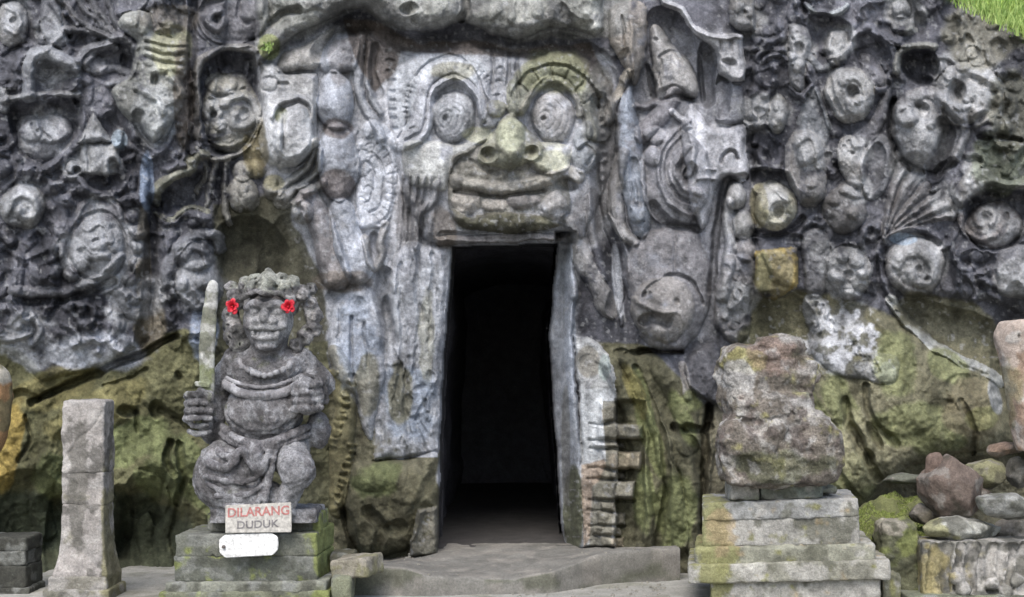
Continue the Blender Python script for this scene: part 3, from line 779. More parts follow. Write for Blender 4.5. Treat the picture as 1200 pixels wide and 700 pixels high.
part("oval_boss", None, "left of the pair of pale ovals", (.22, .215, .21), .8)
ell(944, 198, 24, 46, .21, rot=-8, p=.42); ell(936, 198, 8, 26, -.05, rot=-8); stroke([(934, 166), (946, 158), (956, 170), (960, 196)], 5, .06); ell(952, 214, 8, 7, .06)
part("oval_boss", None, "right oval of the pair, with a white top", (.30, .295, .285), .85)
ell(999, 189, 18, 32, .23, rot=-10, p=.42)
for (x, y) in ((990, 172), (996, 166), (1000, 180)): ell(x, y, 3, 3, -.05)
rock()
ell(974, 188, 12, 20, .10); ell(970, 182, 6, 5, -.07); ell(980, 196, 6, 5, -.07); ell(976, 208, 8, 5, .06)
part("carved_head", None, "dark chin and white brow below the pair of ovals", (.15, .145, .14), .7)
ell(990, 246, 27, 28, .20, p=.42); ell(1000, 222, 20, 10, .09); ell(978, 236, 8, 6, .05); ell(1000, 250, 8, 8, .05); ell(950, 226, 18, 13, .12)
rock()
part("oval_niche", None, None, (.16, .165, .175), .6)
ell(1028, 196, 19, 40, .10, rot=8, p=.4); ell(1025, 196, 12, 30, -.13, rot=8)
rock()
part("carved_scroll", None, "mossy ring scroll beside the bead column", (.27, .265, .215), .85)
ell(908, 243, 25, 27, .19, p=.42); stroke(arc(911, 246, 14, 15, 0, 330, 12), 4, .05); ell(911, 246, 7, 8, -.12); stroke([(888, 222), (906, 218), (922, 232)], 5, .07)
rock()
stroke([(882, 272), (912, 274), (930, 268), (940, 256)], 5, -.13)
part("leaf_fan", None, "dark fan of leaf ribs in the right wall", (.165, .16, .16), .6)
poly([(1036, 278), (1040, 240), (1056, 196), (1078, 198), (1086, 222), (1112, 236), (1116, 256), (1080, 262)], .07, 10)
for q in ((1056, 196), (1072, 200), (1084, 218), (1098, 228), (1110, 240), (1114, 254)): stroke([(1036, 280), ((1036 + q[0]) / 2, (280 + q[1]) / 2 - 5), q], 2.5, .05, w1=6)
for q in ((1064, 200), (1080, 214), (1092, 226), (1106, 238), (1112, 250)): stroke([(1038, 278), ((1038 + q[0]) / 2, (278 + q[1]) / 2 - 4), q], 1.5, -.05, w1=3)
part("hood", None, "sloping slab hood over the right edge scroll", (.21, .205, .195), .8)
poly([(1116, 236), (1124, 212), (1138, 194), (1158, 198), (1180, 210), (1210, 216), (1210, 226), (1180, 222), (1160, 216), (1142, 232), (1128, 244)], .17, 7)
rock()
poly([(1134, 238), (1154, 222), (1176, 222), (1206, 232), (1206, 262), (1190, 290), (1150, 292), (1130, 270)], -.20, 7)
part("carved_scroll", None, "scroll under the slab hood at the right edge", (.205, .19, .185), .85)
ell(1164, 264, 33, 27, .24, p=.42); stroke([(1146, 262), (1144, 250), (1154, 244), (1164, 250), (1160, 260)], 4, .05); ell(1153, 254, 4, 4, -.06); stroke([(1124, 250), (1130, 268), (1146, 280), (1164, 276)], 4, .07); ell(1178, 252, 4, 4, -.06)
rock()
stroke(arc(1072, 322, 52, 52, -30, 190, 16), 4, .06)
ell(1070, 320, 46, 46, -.10, p=.6)
part("carved_head", None, "round lumpy head in a ring, right wall", (.215, .21, .205), .85)
ell(1072, 314, 36, 34, .24, p=.42)
stroke([(1050, 312), (1062, 296), (1082, 296), (1096, 312), (1092, 330), (1074, 332), (1066, 320)], 6, .06); stroke([(1046, 326), (1060, 340), (1082, 344)], 4, .04)
for (x, y, a, b, h_) in ((1088, 326, 5, 4, -.06), (1076, 314, 5, 5, -.05)): ell(x, y, a, b, h_)
for (x, y, a, b, h_) in () and ((1088, 326, 8, 5, -.08), (1070, 318, 8, 7, .05), (1056, 308, 8, 7, .06), (1078, 302, 9, 7, .06), (1096, 306, 8, 9, .06), (1062, 294, 8, 6, .05), (1084, 292, 8, 5, .05), (1064, 334, 9, 7, .05), (1086, 340, 9, 6, .05), (1050, 322, 6, 8, .05), (1066, 308, 3, 3, -.05)): ell(x, y, a, b, h_)
rock()
part("carved_figure", None, "pale broken figure above the drip ledge", (.235, .235, .235), .75)
poly([(972, 296), (990, 284), (1010, 296), (1020, 312), (1018, 338), (1000, 352), (980, 346), (970, 322)], .12, 9)
for (x, y, a, b, h_) in ((988, 300, 8, 7, .08), (1004, 306, 10, 8, .08), (980, 326, 12, 8, .10), (1012, 322, 8, 7, .10), (996, 322, 6, 5, -.06), (992, 342, 9, 6, .06), (1010, 340, 8, 6, -.07)): ell(x, y, a, b, h_)
rock()
stroke([(1030, 300), (1032, 322), (1040, 342), (1054, 360)], 3.5, .10)
part("carved_slab", None, None, (.17, .17, .175), .6)
poly([(940, 274), (960, 268), (972, 290), (968, 330), (962, 348), (946, 344), (940, 310)], .10, 7)
rock()
part("carved_slab", None, None, (.18, .18, .185), .6)
poly([(1168, 300), (1184, 290), (1230, 290), (1230, 345), (1176, 348), (1166, 330)], .10, 7)
rock()
ell(1146, 306, 20, 14, -.12); ell(1140, 296, 22, 12, .10); ell(1130, 330, 14, 20, .07); stroke([(1156, 330), (1160, 344), (1172, 350)], 4, .07)
# worn leafwork filling every gap of the two carved walls
_keep = LAB.copy(); _H0 = H.copy(); rgf = np.random.RandomState(11); _free = (LAB == 0)
_cells = [(x, y) for x in range(0, 300, 22) for y in range(0, 400, 22)] + [(x, y) for x in range(884, 1200, 22) for y in range(0, 345, 22)]
rgf.shuffle(_cells)
for x, y in _cells:
    x += rgf.uniform(-10, 10); y += rgf.uniform(-10, 10)
    if 170 < x < 188 and y > 230: continue
    if 246 < x < 330 and y > 235: continue
    j, i = np.searchsorted(GV, y), np.searchsorted(GU, x)
    if LAB[j, i]: continue
    a = 2 * math.pi * float(vnoise(np.float32(x), np.float32(y), 60, 15)) * 1.6 + rgf.uniform(-.5, .5); L = rgf.uniform(20, 48); cv = rgf.uniform(.5, 1.6) * rgf.choice([-1, 1])
    pts = []; px_, py_, an = x, y, a
    for q in range(6): pts.append((px_, py_)); px_ += math.cos(an) * L / 5; py_ += math.sin(an) * L / 5; an += cv * (.2 + q * .16)
    w_ = rgf.uniform(4, 8.5); stroke(pts, w_, rgf.uniform(.04, .075), w1=w_ * .55); ell(pts[-1][0], pts[-1][1], w_, w_, .045)
    if rgf.rand() < .35: stroke([(p[0] + math.cos(a + 1.57) * w_ * 1.7, p[1] + math.sin(a + 1.57) * w_ * 1.7) for p in pts[:4]], w_ * .6, -.03)
H[:] = np.where(_free, H, _H0); LAB[:] = _keep

# =================================================================== bedrock
BED = part("bedrock", None, "mossy uncarved bedrock at the foot of the left wall"); CUR[1] = None
poly([(-260, 405), (0, 402), (50, 444), (100, 436), (165, 408), (205, 392), (250, 400), (300, 420), (385, 440), (392, 470), (440, 520), (440, 545), (514, 532), (514, 745), (-260, 745)], .02, 30, smooth=False)
stroke([(36, 474), (60, 462), (98, 444), (130, 428), (165, 416), (206, 394)], 5, -.20)
stroke([(0, 470), (24, 462), (44, 470)], 5, -.10); ell(186, 482, 10, 10, -.12); ell(148, 482, 12, 7, -.14); ell(226, 470, 6, 9, -.08); ell(100, 520, 8, 5, -.07); stroke([(20, 540), (34, 520), (30, 490)], 3, -.07); stroke([(200, 520), (196, 540), (204, 556)], 5, -.12); stroke([(120, 450), (150, 446), (172, 432)], 2.5, -.06); ell(210, 440, 5, 6, -.07); stroke([(190, 482), (212, 494), (236, 510)], 4, -.08); stroke([(158, 484), (160, 505)], 3, -.07)
ell(30, 500, 40, 60, .10); ell(110, 480, 60, 30, .10, rot=-25); ell(200, 450, 40, 40, .08); ell(190, 540, 60, 34, .10, rot=-15)
stroke([(60, 540), (48, 580), (52, 620)], 14, .10); stroke([(130, 580), (165, 560), (190, 585), (170, 620), (180, 680)], 10, .09); stroke([(205, 560), (190, 630), (200, 700)], 10, .10); stroke([(140, 575), (150, 600), (140, 650)], 9, -.15); stroke([(160, 600), (175, 590), (186, 610)], 7, -.12)
stroke([(70, 590), (60, 640), (70, 700)], 10, -.12); stroke([(210, 520), (215, 560), (208, 590)], 5, -.10)
part("bedrock", None, "mossy bulge of bedrock left of the doorway"); CUR[1] = None
poly([(412, 545), (440, 542), (480, 540), (514, 532), (514, 590), (500, 600), (482, 640), (440, 655), (416, 640), (404, 600)], .20, 26)
ell(440, 560, 30, 18, .05); ell(478, 570, 22, 24, .04); stroke([(430, 600), (450, 620), (440, 650)], 8, -.08); ell(465, 618, 14, 12, -.07); stroke([(404, 600), (418, 650), (412, 690)], 7, -.12)
part("mossy_shaft", None, "rough mossy shaft beside the guardian's shoulder", (.15, .135, .07), .6)
poly([(384, 410), (398, 408), (414, 440), (416, 500), (410, 560), (402, 600), (388, 600), (384, 520), (392, 470)], .14, 10)
for k in range(34): ell(388 + k * 17 % 26, 432 + k * 29 % 165, 4 + k % 4, 3 + k % 3, .04 if k % 2 else -.04)
part("cut_block", None, "squared grey block at the left foot of the doorway", (.135, .13, .11), .8)
poly([(490, 598), (514, 594), (516, 652), (478, 655)], .26, 5, smooth=False)
part("bedrock", None, "streaked green bedrock right of the doorway"); CUR[1] = None
poly([(705, 425), (730, 405), (770, 418), (800, 440), (830, 470), (834, 560), (824, 660), (824, 745), (690, 745), (700, 640), (735, 560), (728, 480)], .10, 20)
for p_, w_, h_ in (([(735, 420), (752, 460), (776, 520), (790, 580), (796, 640)], 10, .10), ([(716, 430), (744, 490), (752, 560), (756, 640)], 10, .09), ([(776, 430), (800, 480), (806, 520)], 14, .09), ([(790, 520), (808, 560), (812, 640)], 10, .09), ([(745, 430), (768, 490), (782, 550), (770, 640)], 5, -.10), ([(790, 500), (812, 520), (820, 560)], 6, -.10), ([(830, 478), (826, 520), (824, 590), (822, 660)], 5, -.26), ([(804, 502), (822, 506), (832, 500)], 5, -.12)): stroke(p_, w_, h_)
stroke([(736, 414), (752, 413), (800, 412)], 3.5, -.09); ell(728, 412, 10, 6, -.10)
ell(846, 540, 24, 70, .06)
part("bedrock", None, "broad sloping slab of moss-green bedrock at the right"); CUR[1] = None
poly([(940, 440), (955, 400), (1000, 380), (1030, 345), (1056, 362), (1092, 402), (1130, 430), (1172, 444), (1190, 500), (1190, 520), (1120, 532), (1060, 546), (1012, 588), (970, 600), (920, 600), (930, 520)], .30, 40, smooth=False)
H[box(930, 400, 1200, 600)] += (.22 * sstep(380, 590, V) * sstep(1190, 1150, U) * sstep(920, 960, U) * (LAB == CUR[0]))[box(930, 400, 1200, 600)]
stroke([(990, 470), (1000, 510), (1030, 560)], 6, -.10); ell(1026, 512, 7, 19, -.16, rot=-28, p=.7); ell(1005, 512, 6, 22, -.12, rot=-30); ell(1020, 537, 6, 10, -.12, rot=-25); stroke([(1016, 455), (1022, 490), (1050, 520)], 5, -.09); ell(1135, 452, 26, 14, -.08); stroke([(1126, 470), (1140, 500), (1140, 530)], 4, -.06); ell(1104, 478, 18, 10, -.05); ell(975, 470, 16, 26, .06, rot=-20); ell(1060, 470, 50, 40, .06)
stroke([(958, 520), (985, 560), (1010, 588)], 6, -.06)
part("drip_ledge", None, "pale curved drip ledge running down the right slab", (.30, .31, .30), .85)
stroke([(1044, 352), (1056, 366), (1076, 388), (1100, 408), (1130, 424), (1156, 434), (1172, 446)], 6.5, .13)
part("lichen_boss", None, "white lichen-crusted boss above the right slab", (.25, .255, .26), .8)
poly([(942, 352), (962, 346), (980, 368), (1000, 390), (1024, 410), (1050, 420), (1046, 446), (1010, 446), (980, 440), (956, 420), (946, 390)], .10, 12)
for k in range(40): ell(950 + k * 31 % 80, 356 + (k * 31 % 80) * .7 + k * 13 % 34 - 6, 4, 4, .045 if k % 2 else -.05)
rock()
# hollow under the slab and dark base
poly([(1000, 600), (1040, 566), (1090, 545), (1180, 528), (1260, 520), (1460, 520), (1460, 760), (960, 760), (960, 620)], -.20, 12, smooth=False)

# =================================================================== doorway
DOOR = [(529, 288), (655, 284), (650, 330), (645, 400), (649, 470), (655, 540), (661, 640), (661, 705), (513, 705), (513, 640), (514, 520), (519, 420), (524, 350)]
part("door_jamb", None, "splayed right side of the doorway with a pale edge", (.27, .29, .32), .85)
poly([(655, 283), (672, 283), (676, 330), (672, 400), (676, 470), (682, 560), (686, 645), (661, 645), (655, 540), (649, 470), (645, 400), (650, 330)], .10, 4, smooth=False)
sj = box(640, 280, 690, 660)
_d = np.interp(V[sj], [284, 330, 400, 470, 540, 640], [655, 650, 645, 649, 655, 661])
H[sj] -= .45 * sstep(24, 0, U[sj] - _d) * (U[sj] > _d - 4) * sstep(690, 684, U[sj])
part("brick_pier", None, "patched pier of stepped bricks right of the doorway", (.33, .34, .345), .9)
poly([(672, 392), (690, 395), (712, 412), (722, 452), (724, 470), (722, 640), (684, 643), (678, 470)], .10, 3, smooth=False)
ell(690, 430, 14, 16, -.03); stroke([(700, 420), (716, 430), (718, 446)], 4, .03)
within(0)
poly([(722, 466), (756, 470), (756, 640), (722, 645)], -.13, 5, smooth=False)
for k, (y0, y1, x1) in enumerate([(472, 494, 724), (497, 514, 752), (518, 524, 730), (527, 548, 751), (551, 560, 730), (563, 584, 744), (587, 597, 722), (599, 614, 734), (616, 627, 728), (629, 642, 732)]):
    part("brick", None, None, (.165, .158, .13) if k % 3 else (.20, .175, .13), .9)
    poly([(704 - k % 3 * 5, y0), (x1, y0 + 1), (x1 + 1, y1), (704 - k % 3 * 5, y1)], .05, 3, smooth=False)
    if x1 > 740: poly([(722, y0), (x1, y0 + 1), (x1, y1), (722, y1)], .19, 4, smooth=False, mark=False)
    stroke([(690, y1 + 1.5), (x1, y1 + 1.5)], 1.5, -.03)
rock()
# ---- stains, lichens and mosses, plus dark tones under the ledge and in hollows
paintp([(300, -60), (740, -60), (735, 40), (700, 45), (600, 48), (540, 24), (470, 38), (420, 12), (340, 50), (305, 90)], (.205, .207, .20), .8, 8, .5, 20)
for x, y, a, b in ((500, 6, 34, 14), (600, 10, 50, 20), (340, 20, 40, 20), (690, 20, 30, 25)): paint(x, y, a, b, (.29, .295, .27), .7, 0, .65, 21)
paint(315, 55, 14, 16, (0.222, 0.242, 0.122), .95, 0, .4, 22); paint(330, 135, 8, 10, MOSS, .7, 0, .5, 23); paint(322, 215, 14, 10, (0.211, 0.201, 0.134), .8, 0, .5, 24)
paintp([(400, 20), (440, 25), (490, 50), (560, 48), (600, 58), (690, 50), (720, 100), (700, 130), (680, 80), (620, 70), (560, 62), (480, 66), (440, 110), (420, 80)], (.085, .07, .06), .85, 8, .45, 25)  # shade under the overhanging ledge, painted into the rock colour
paintp([(470, 60), (560, 66), (575, 80), (560, 100), (530, 80), (490, 95), (480, 150), (462, 155), (455, 110)], (.40, .42, .45), .85, 8, .4, 26)
paint(530, 82, 30, 12, (.2, .19, .12), .6, 0, .55, 27); paint(650, 85, 50, 30, (.17, .175, .11), .8, 0, .5, 28); paint(700, 130, 22, 60, (.12, .12, .11), .75, 0, .5, 29)
paint(598, 158, 20, 24, (.34, .35, .26), .9, 0, .45, 30); paint(560, 158, 20, 10, (.36, .365, .28), .8, 0, .5, 31)
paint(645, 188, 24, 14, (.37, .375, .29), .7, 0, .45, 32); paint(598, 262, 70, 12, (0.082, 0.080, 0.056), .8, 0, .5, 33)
paint(395, 150, 20, 14, (.15, .125, .115), .75, 0, .5, 34); paint(396, 216, 24, 20, (.15, .125, .115), .8, 0, .45, 35); paint(400, 330, 40, 14, (.14, .12, .10), .7, 0, .5, 36)
paint(400, 70, 18, 30, (.17, .15, .14), .5, 0, .6, 37)
paint(480, 250, 20, 40, (.12, .115, .115), .6, 0, .55, 38); paint(520, 270, 18, 30, (.14, .12, .10), .7, 0, .5, 39)
paintp([(455, 330), (520, 300), (515, 520), (440, 520), (450, 420)], (.33, .345, .37), .7, 10, .62, 40, noise=ND)
paint(420, 400, 30, 60, (.20, .235, .29), .6, 0, .6, 41); paint(480, 470, 36, 50, (.20, .24, .30), .7, 0, .55, 42)
paint(470, 465, 16, 40, (0.148, 0.140, 0.087), .8, 0, .55, 43); paint(430, 450, 16, 40, (.14, .13, .075), .7, 0, .5, 44); paint(500, 400, 10, 60, (.15, .145, .08), .5, 0, .65, 45)
paint(668, 380, 8, 110, (.30, .33, .38), .8, 0, .5, 46); paint(672, 600, 14, 60, (0.089, 0.093, 0.059), .95, 0, .3, 47); paint(663, 520, 6, 90, (.16, .16, .15), .7, 0, .4, 48)
# plaster patches on the pier
paintp([(680, 455), (722, 455), (722, 470), (705, 480), (712, 540), (690, 545), (680, 540)], (.42, .44, .455), .95, 4, .3, 49)
paintp([(681, 545), (708, 538), (715, 560), (694, 570), (692, 630), (684, 642)], (.29, .235, .185), .9, 4, .3, 50)
paintp([(706, 470), (724, 470), (724, 520), (712, 540), (720, 560), (716, 642), (690, 642), (694, 580), (710, 545)], (.135, .13, .105), .9, 3, .3, 51)
paint(690, 425, 16, 22, (.17, .16, .135), .8, 0, .4, 52); paint(708, 432, 8, 18, (.24, .28, .27), .8, 0, .4, 53)
# right bedrock
for x, y, a, b, r_ in ((760, 500, 12, 80, -15), (800, 490, 12, 40, -20), (790, 600, 30, 50, 0), (755, 590, 14, 50, 0), (810, 470, 16, 16, 0)): paint(x, y, a, b, (.128, .142, .066), .85, r_, .55, 54)
paint(745, 460, 12, 40, (.19, .17, .07), .7, -20, .55, 55); paint(840, 540, 20, 70, (.13, .12, .085), .85, 0, .45, 56); paint(828, 435, 24, 40, (.105, .105, .115), .9, 0, .4, 57)
# left bedrock
for x, y, a, b in ((150, 520, 60, 30), (190, 560, 40, 40), (230, 560, 24, 60), (60, 560, 30, 30), (440, 562, 34, 26)): paint(x, y, a, b, (.122, .138, .064), .85, -20, .58, 58)
paint(12, 520, 16, 70, (.27, .20, .06), .8, 10, .5, 59); paint(60, 455, 60, 24, (.15, .135, .06), .7, -20, .55, 60); paint(110, 480, 70, 24, (.17, .155, .07), .7, -25, .55, 61); paint(130, 640, 110, 70, (0.050, 0.059, 0.039), .8, 0, .5, 62); paint(20, 620, 60, 50, (0.045, 0.055, 0.037), .85, 0, .4, 63)  # last two patches darken the hollows at the rock's foot
paint(110, 410, 70, 24, (.36, .375, .41), .9, 0, .62, 64); paint(80, 415, 30, 16, (.40, .42, .46), .9, 0, .5, 65); paint(238, 390, 20, 40, (.24, .275, .34), .85, 0, .5, 66)
paint(168, 320, 10, 100, (.13, .115, .085), .7, 0, .45, 67); paint(176, 380, 24, 40, (.16, .14, .10), .7, 0, .5, 68)
paint(200, 55, 26, 36, (.28, .28, .19), .8, 0, .5, 69); paint(180, 130, 30, 40, (.32, .335, .345), .6, 0, .58, 70); paint(172, 215, 10, 40, (.22, .27, .36), .85, 0, .45, 71); paint(140, 163, 10, 12, (.30, .36, .42), .9, 0, .4, 72)
paint(215, 110, 14, 80, (.10, .085, .07), .8, 0, .45, 73); paint(300, 170, 16, 40, (.13, .11, .05), .7, 0, .5, 74); paint(195, 20, 40, 20, (.125, .115, .10), .7, 0, .5, 75)
for x, y, a in ((20, 20, 20), (60, 30, 20), (50, 150, 30), (30, 236, 26), (84, 198, 14), (110, 180, 24), (270, 130, 34), (120, 290, 50), (40, 400, 40), (150, 350, 40), (230, 330, 34), (60, 80, 30)): paint(x, y, a, a, (.31, .32, .335), .7, 0, .68, x % 17)
# right carved wall lichens
for x, y, a in ((876, 20, 22), (936, 60, 20), (984, 50, 20), (1000, 105, 30), (912, 136, 18), (950, 180, 26), (1000, 180, 22), (1005, 222, 18), (1060, 14, 24), (1078, 150, 36), (1136, 90, 44), (1060, 200, 24), (1075, 305, 32), (990, 320, 34), (1170, 262, 30), (905, 230, 20), (1150, 205, 26), (970, 300, 20), (885, 130, 26), (1190, 320, 24), (865, 350, 26), (1110, 235, 20)): paint(x, y, a, a, (.30, .305, .31), .75, 0, .66, x % 13)
paint(1170, 190, 44, 40, (.135, .15, .11), .8, 0, .55, 76); paint(1150, 40, 50, 50, (.17, .165, .135), .8, 0, .5, 77); paint(1185, 130, 30, 60, (.15, .15, .12), .7, 0, .55, 78); paint(890, 240, 12, 30, (.16, .145, .075), .6, 0, .5, 79)
paint(1060, 280, 18, 8, (.27, .33, .40), .85, 0, .4, 80); paint(1010, 400, 40, 34, (.14, .13, .07), .5, 0, .6, 81)
paint(984, 395, 46, 46, (.10, .10, .085), .85, 40, .62, 82); paint(984, 395, 40, 40, (.42, .43, .45), .85, 40, .80, 83, NA); paint(1040, 436, 12, 16, (.38, .41, .45), .9, 0, .4, 83); paint(900, 400, 40, 30, (.09, .088, .055), .9, 0, .4, 84)
paint(1110, 375, 70, 30, (.13, .125, .085), .9, 15, .4, 85)
for x, y, a, b, r_ in ((960, 500, 20, 50, -30), (1000, 560, 30, 34, -30), (1050, 430, 30, 40, 0), (1070, 500, 60, 30, -10), (1110, 430, 30, 20, 30), (985, 470, 20, 40, -25), (1100, 520, 36, 14, -10)): paint(x, y, a, b, (.165, .176, .088), .8, r_, .55, 86)
paint(1010, 530, 36, 50, (0.232, 0.223, 0.143), .6, -20, .62, 87); paint(1140, 480, 40, 40, (.14, .125, .08), .85, 0, .45, 88); paint(1150, 490, 20, 16, (0.167, 0.166, 0.076), .7, 0, .5, 89); paint(1166, 465, 8, 24, (.26, .275, .29), .6, -15, .35, 90)
paint(908, 320, 24, 30, (.17, .15, .09), .9, 0, .3, 91); paint(894, 320, 12, 26, (0.178, 0.170, 0.097), .8, 0, .55, 92)
paintp([(1000, 600), (1100, 545), (1200, 520), (1460, 520), (1460, 740), (960, 740)], (0.096, 0.091, 0.063), .9, 10, .4, 93)  # darker tone over the hollow below the slab
_bedm = np.isin(LAB, [i for i, q in enumerate(LNAMES) if q in ('bedrock', 'mossy_shaft')]) | ((LAB == 0) & (V > 420)) | ((LAB == 0) & (U > 240) & (U < 340) & (V > 235))
paint(345, 156, 20, 30, (.42, .425, .435), .7, 0, .5, 97); paint(352, 100, 22, 12, (.40, .40, .395), .7, 0, .5, 98); paint(845, 180, 26, 40, (.42, .425, .45), .7, 0, .5, 99)
# overall streaks and blotches
k_ = (sstep(.55, .72, ND) * .35)[..., None] * np.array([1, 1, 1.02]); C *= (1 + k_)
k_ = (sstep(.45, .30, ND) * .30)[..., None]; C *= (1 - k_)
mot = fbm(U, V, 7, 31, 3); C *= (1 + (mot[..., None] - .5) * .7)
spk = vnoise(U, V, 2.3, 32) * .6 + vnoise(U, V, 4.1, 33) * .4; C *= (1 + (spk[..., None] - .5) * .5)
k_ = sstep(.70, .80, fbm(U, V, 5, 34, 2))[..., None] * .4 * (~_bedm)[..., None]; C = C * (1 - k_) + np.array((.33, .335, .34), np.float32) * k_

# ---- green slope beyond the top right corner
_sl = sstep(0, 26, (U - 1108) * .55 - (V - 2) - 6 * (NB - .5) * 4) * (U > 1080)
H -= .9 * _sl * sstep(0, 60, (U - 1108) * .55 - (V - 2))
C[:] = C * (1 - _sl[..., None]) + np.array((.26, .36, .08), np.float32) * (0.6 + .8 * NA[..., None]) * _sl[..., None]

# ---- soften the carving: keep the broad forms, ease the finest steps
def lowpass(A, r, n=3):
    for _ in range(n):
        for ax in (0, 1):
            B = np.cumsum(np.pad(A, [(r + 1, r) if k == ax else (0, 0) for k in (0, 1)], mode='edge'), axis=ax, dtype=np.float64)
            A = (B[2 * r + 1:] - B[:-2 * r - 1] if ax == 0 else B[:, 2 * r + 1:] - B[:, :-2 * r - 1]) / (2 * r + 1)
    return A.astype(np.float32)
_lo = lowpass(H, 14); _dt = H - _lo
_kk = .84 + .08 * sstep(300, 340, U) * sstep(890, 860, U)
H[:] = _lo + np.where(_dt > 0, _dt * _kk, _dt * (_kk - .06))
# ---- fractured bedrock: ridged, faceted surface
_bm = np.isin(LAB, [i for i, q in enumerate(LNAMES) if q == 'bedrock']) | ((LAB == 0) & (V > 430))
_bm = _bm.astype(np.float32)
for _ in range(6): _bm[1:-1, 1:-1] = (_bm[:-2, 1:-1] + _bm[2:, 1:-1] + _bm[1:-1, :-2] + _bm[1:-1, 2:]) / 4
rid = 1 - np.abs(fbm(U * 1.0 + .5 * V, V * .8 - .3 * U, 46, 44, 5, .55) - .5) * 4
H += (np.clip(rid, -1, 1) - .3) * .036 * _bm
rid2 = 1 - np.abs(fbm(U, V, 17, 45, 3, .55) - .5) * 4
H += (np.clip(rid2, -1, 1) - .3) * .009 * _bm
_fm = np.isin(LAB, [i for i, q in enumerate(LNAMES) if q in ('muzzle', 'nose', 'upper_lip', 'lower_lip', 'tooth', 'fang', 'ledge')])
H += _fm * ((fbm(U, V, 10, 46, 3) - .5) * .05)
paint(724, 330, 7, 50, (.33, .35, .385), .8, -5, .5, 94); paint(712, 180, 16, 90, (.13, .125, .12), .7, 0, .5, 95); paint(690, 250, 20, 40, (.14, .135, .135), .6, 0, .5, 96)
# ---- weathering of the relief itself
_w = .45 + .55 * sstep(0, 60, np.maximum(np.maximum(300 - U, U - 880), V - 560))
H += ((fbm(U, V, 13, 41, 3) - .5) * .034 + (fbm(U, V, 4.5, 42, 2) - .5) * .018) * _w
pit = fbm(U, V, 6, 43, 2); H -= .010 * sstep(.68, .78, pit) * _w
_bl = (H[1:-1, 1:-1] * 4 + H[:-2, 1:-1] + H[2:, 1:-1] + H[1:-1, :-2] + H[1:-1, 2:]) / 8
H[1:-1, 1:-1] = _bl

# ---- opening
def inside_poly(pts, X, Y):
    ins = np.zeros(X.shape, bool); m = len(pts)
    for i in range(m):
        ax, ay = pts[i]; bx, by = pts[(i + 1) % m]
        if ay == by: continue
        ins ^= ((ay > Y) != (by > Y)) & (X < (bx - ax) * (Y - ay) / (by - ay) + ax)
    return ins
sd = box(500, 270, 680, 720)
xi, yi = U[sd] + (WX[sd] - U[sd]) * .4, V[sd] + (WY[sd] - V[sd]) * .4
ins = inside_poly(DOOR, xi, yi)
dp = np.array(DOOR + DOOR[:1], float)
dd, _ = _segdist(xi, yi, dp)
H[sd] -= np.where(ins, .75 * np.clip(dd / 3.5, 0, 1), 0)
hole = np.zeros(U.shape, bool); hole[sd] = ins & (dd > 4.5)
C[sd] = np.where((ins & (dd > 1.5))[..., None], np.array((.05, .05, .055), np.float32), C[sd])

# ---- turn the relief into meshes, one per carved part
Dm = 10.0 - H
S_ = PX * Dm / 10.0
POS = np.stack([(U - CX) * S_, Dm - 10.0, ZC + (CY - V) * S_], -1)
gy, gx = POS[2:, 1:-1] - POS[:-2, 1:-1], POS[1:-1, 2:] - POS[1:-1, :-2]
nr = np.cross(gy, gx); nr /= np.linalg.norm(nr, axis=-1, keepdims=True) + 1e-9
NRM = np.zeros_like(POS); NRM[..., 1] = -1; NRM[1:-1, 1:-1] = nr
if NRM[50, 50, 1] > 0: NRM *= -1
nv, nu = U.shape
idx = np.arange(nv * nu).reshape(nv, nu)
quads = np.stack([idx[:-1, :-1], idx[1:, :-1], idx[1:, 1:], idx[:-1, 1:]], -1).reshape(-1, 4)
ql = LAB[:-1, :-1].ravel(); keep = ~(hole[:-1, :-1] & hole[1:, 1:]).ravel()
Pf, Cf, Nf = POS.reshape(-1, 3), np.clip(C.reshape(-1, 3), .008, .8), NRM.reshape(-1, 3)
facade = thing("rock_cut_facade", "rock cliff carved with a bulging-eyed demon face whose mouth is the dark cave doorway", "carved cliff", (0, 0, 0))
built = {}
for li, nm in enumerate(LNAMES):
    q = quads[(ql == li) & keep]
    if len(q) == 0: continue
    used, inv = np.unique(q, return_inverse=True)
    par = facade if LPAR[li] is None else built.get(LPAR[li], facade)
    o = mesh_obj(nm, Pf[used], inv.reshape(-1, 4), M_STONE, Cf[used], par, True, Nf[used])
    if LLAB[li]: o["label"] = LLAB[li]
    built[li] = o
# ---- the cave passage behind the doorway
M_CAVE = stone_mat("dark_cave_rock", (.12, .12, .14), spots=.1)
ring = spline([(524, 280), (662, 276), (658, 330), (654, 400), (657, 470), (664, 540), (672, 640), (674, 720), (505, 720), (505, 640), (507, 520), (512, 420), (517, 350)], 9, True)
vs, fs = [], []; ds = np.concatenate([np.arange(.45, 2.5, .06), np.arange(2.6, 6.01, .17)])
for j, d in enumerate(ds):
    for i, (u, v) in enumerate(ring):
        x, y, z = P(u, v, 10); nz_ = fbm3(np.array([x]), np.array([z]), np.array([d]), .35, 3, 4)[0]; k = 1 + (nz_ - .42) * .34 * min(1, (d - .4) * 2.5)
        vs.append((x * k, d, ZC + (z - ZC) * (1 + (k - 1) * .5)))
n = len(ring)
for j in range(len(ds) - 1):
    for i in range(n): fs.append((j * n + i, j * n + (i + 1) % n, (j + 1) * n + (i + 1) % n, (j + 1) * n + i))
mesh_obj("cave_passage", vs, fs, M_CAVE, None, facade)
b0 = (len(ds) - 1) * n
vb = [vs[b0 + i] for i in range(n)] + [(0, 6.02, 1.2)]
mesh_obj("cave_back_wall", vb, [(i, (i + 1) % n, n) for i in range(n)], M_CAVE, None, facade)
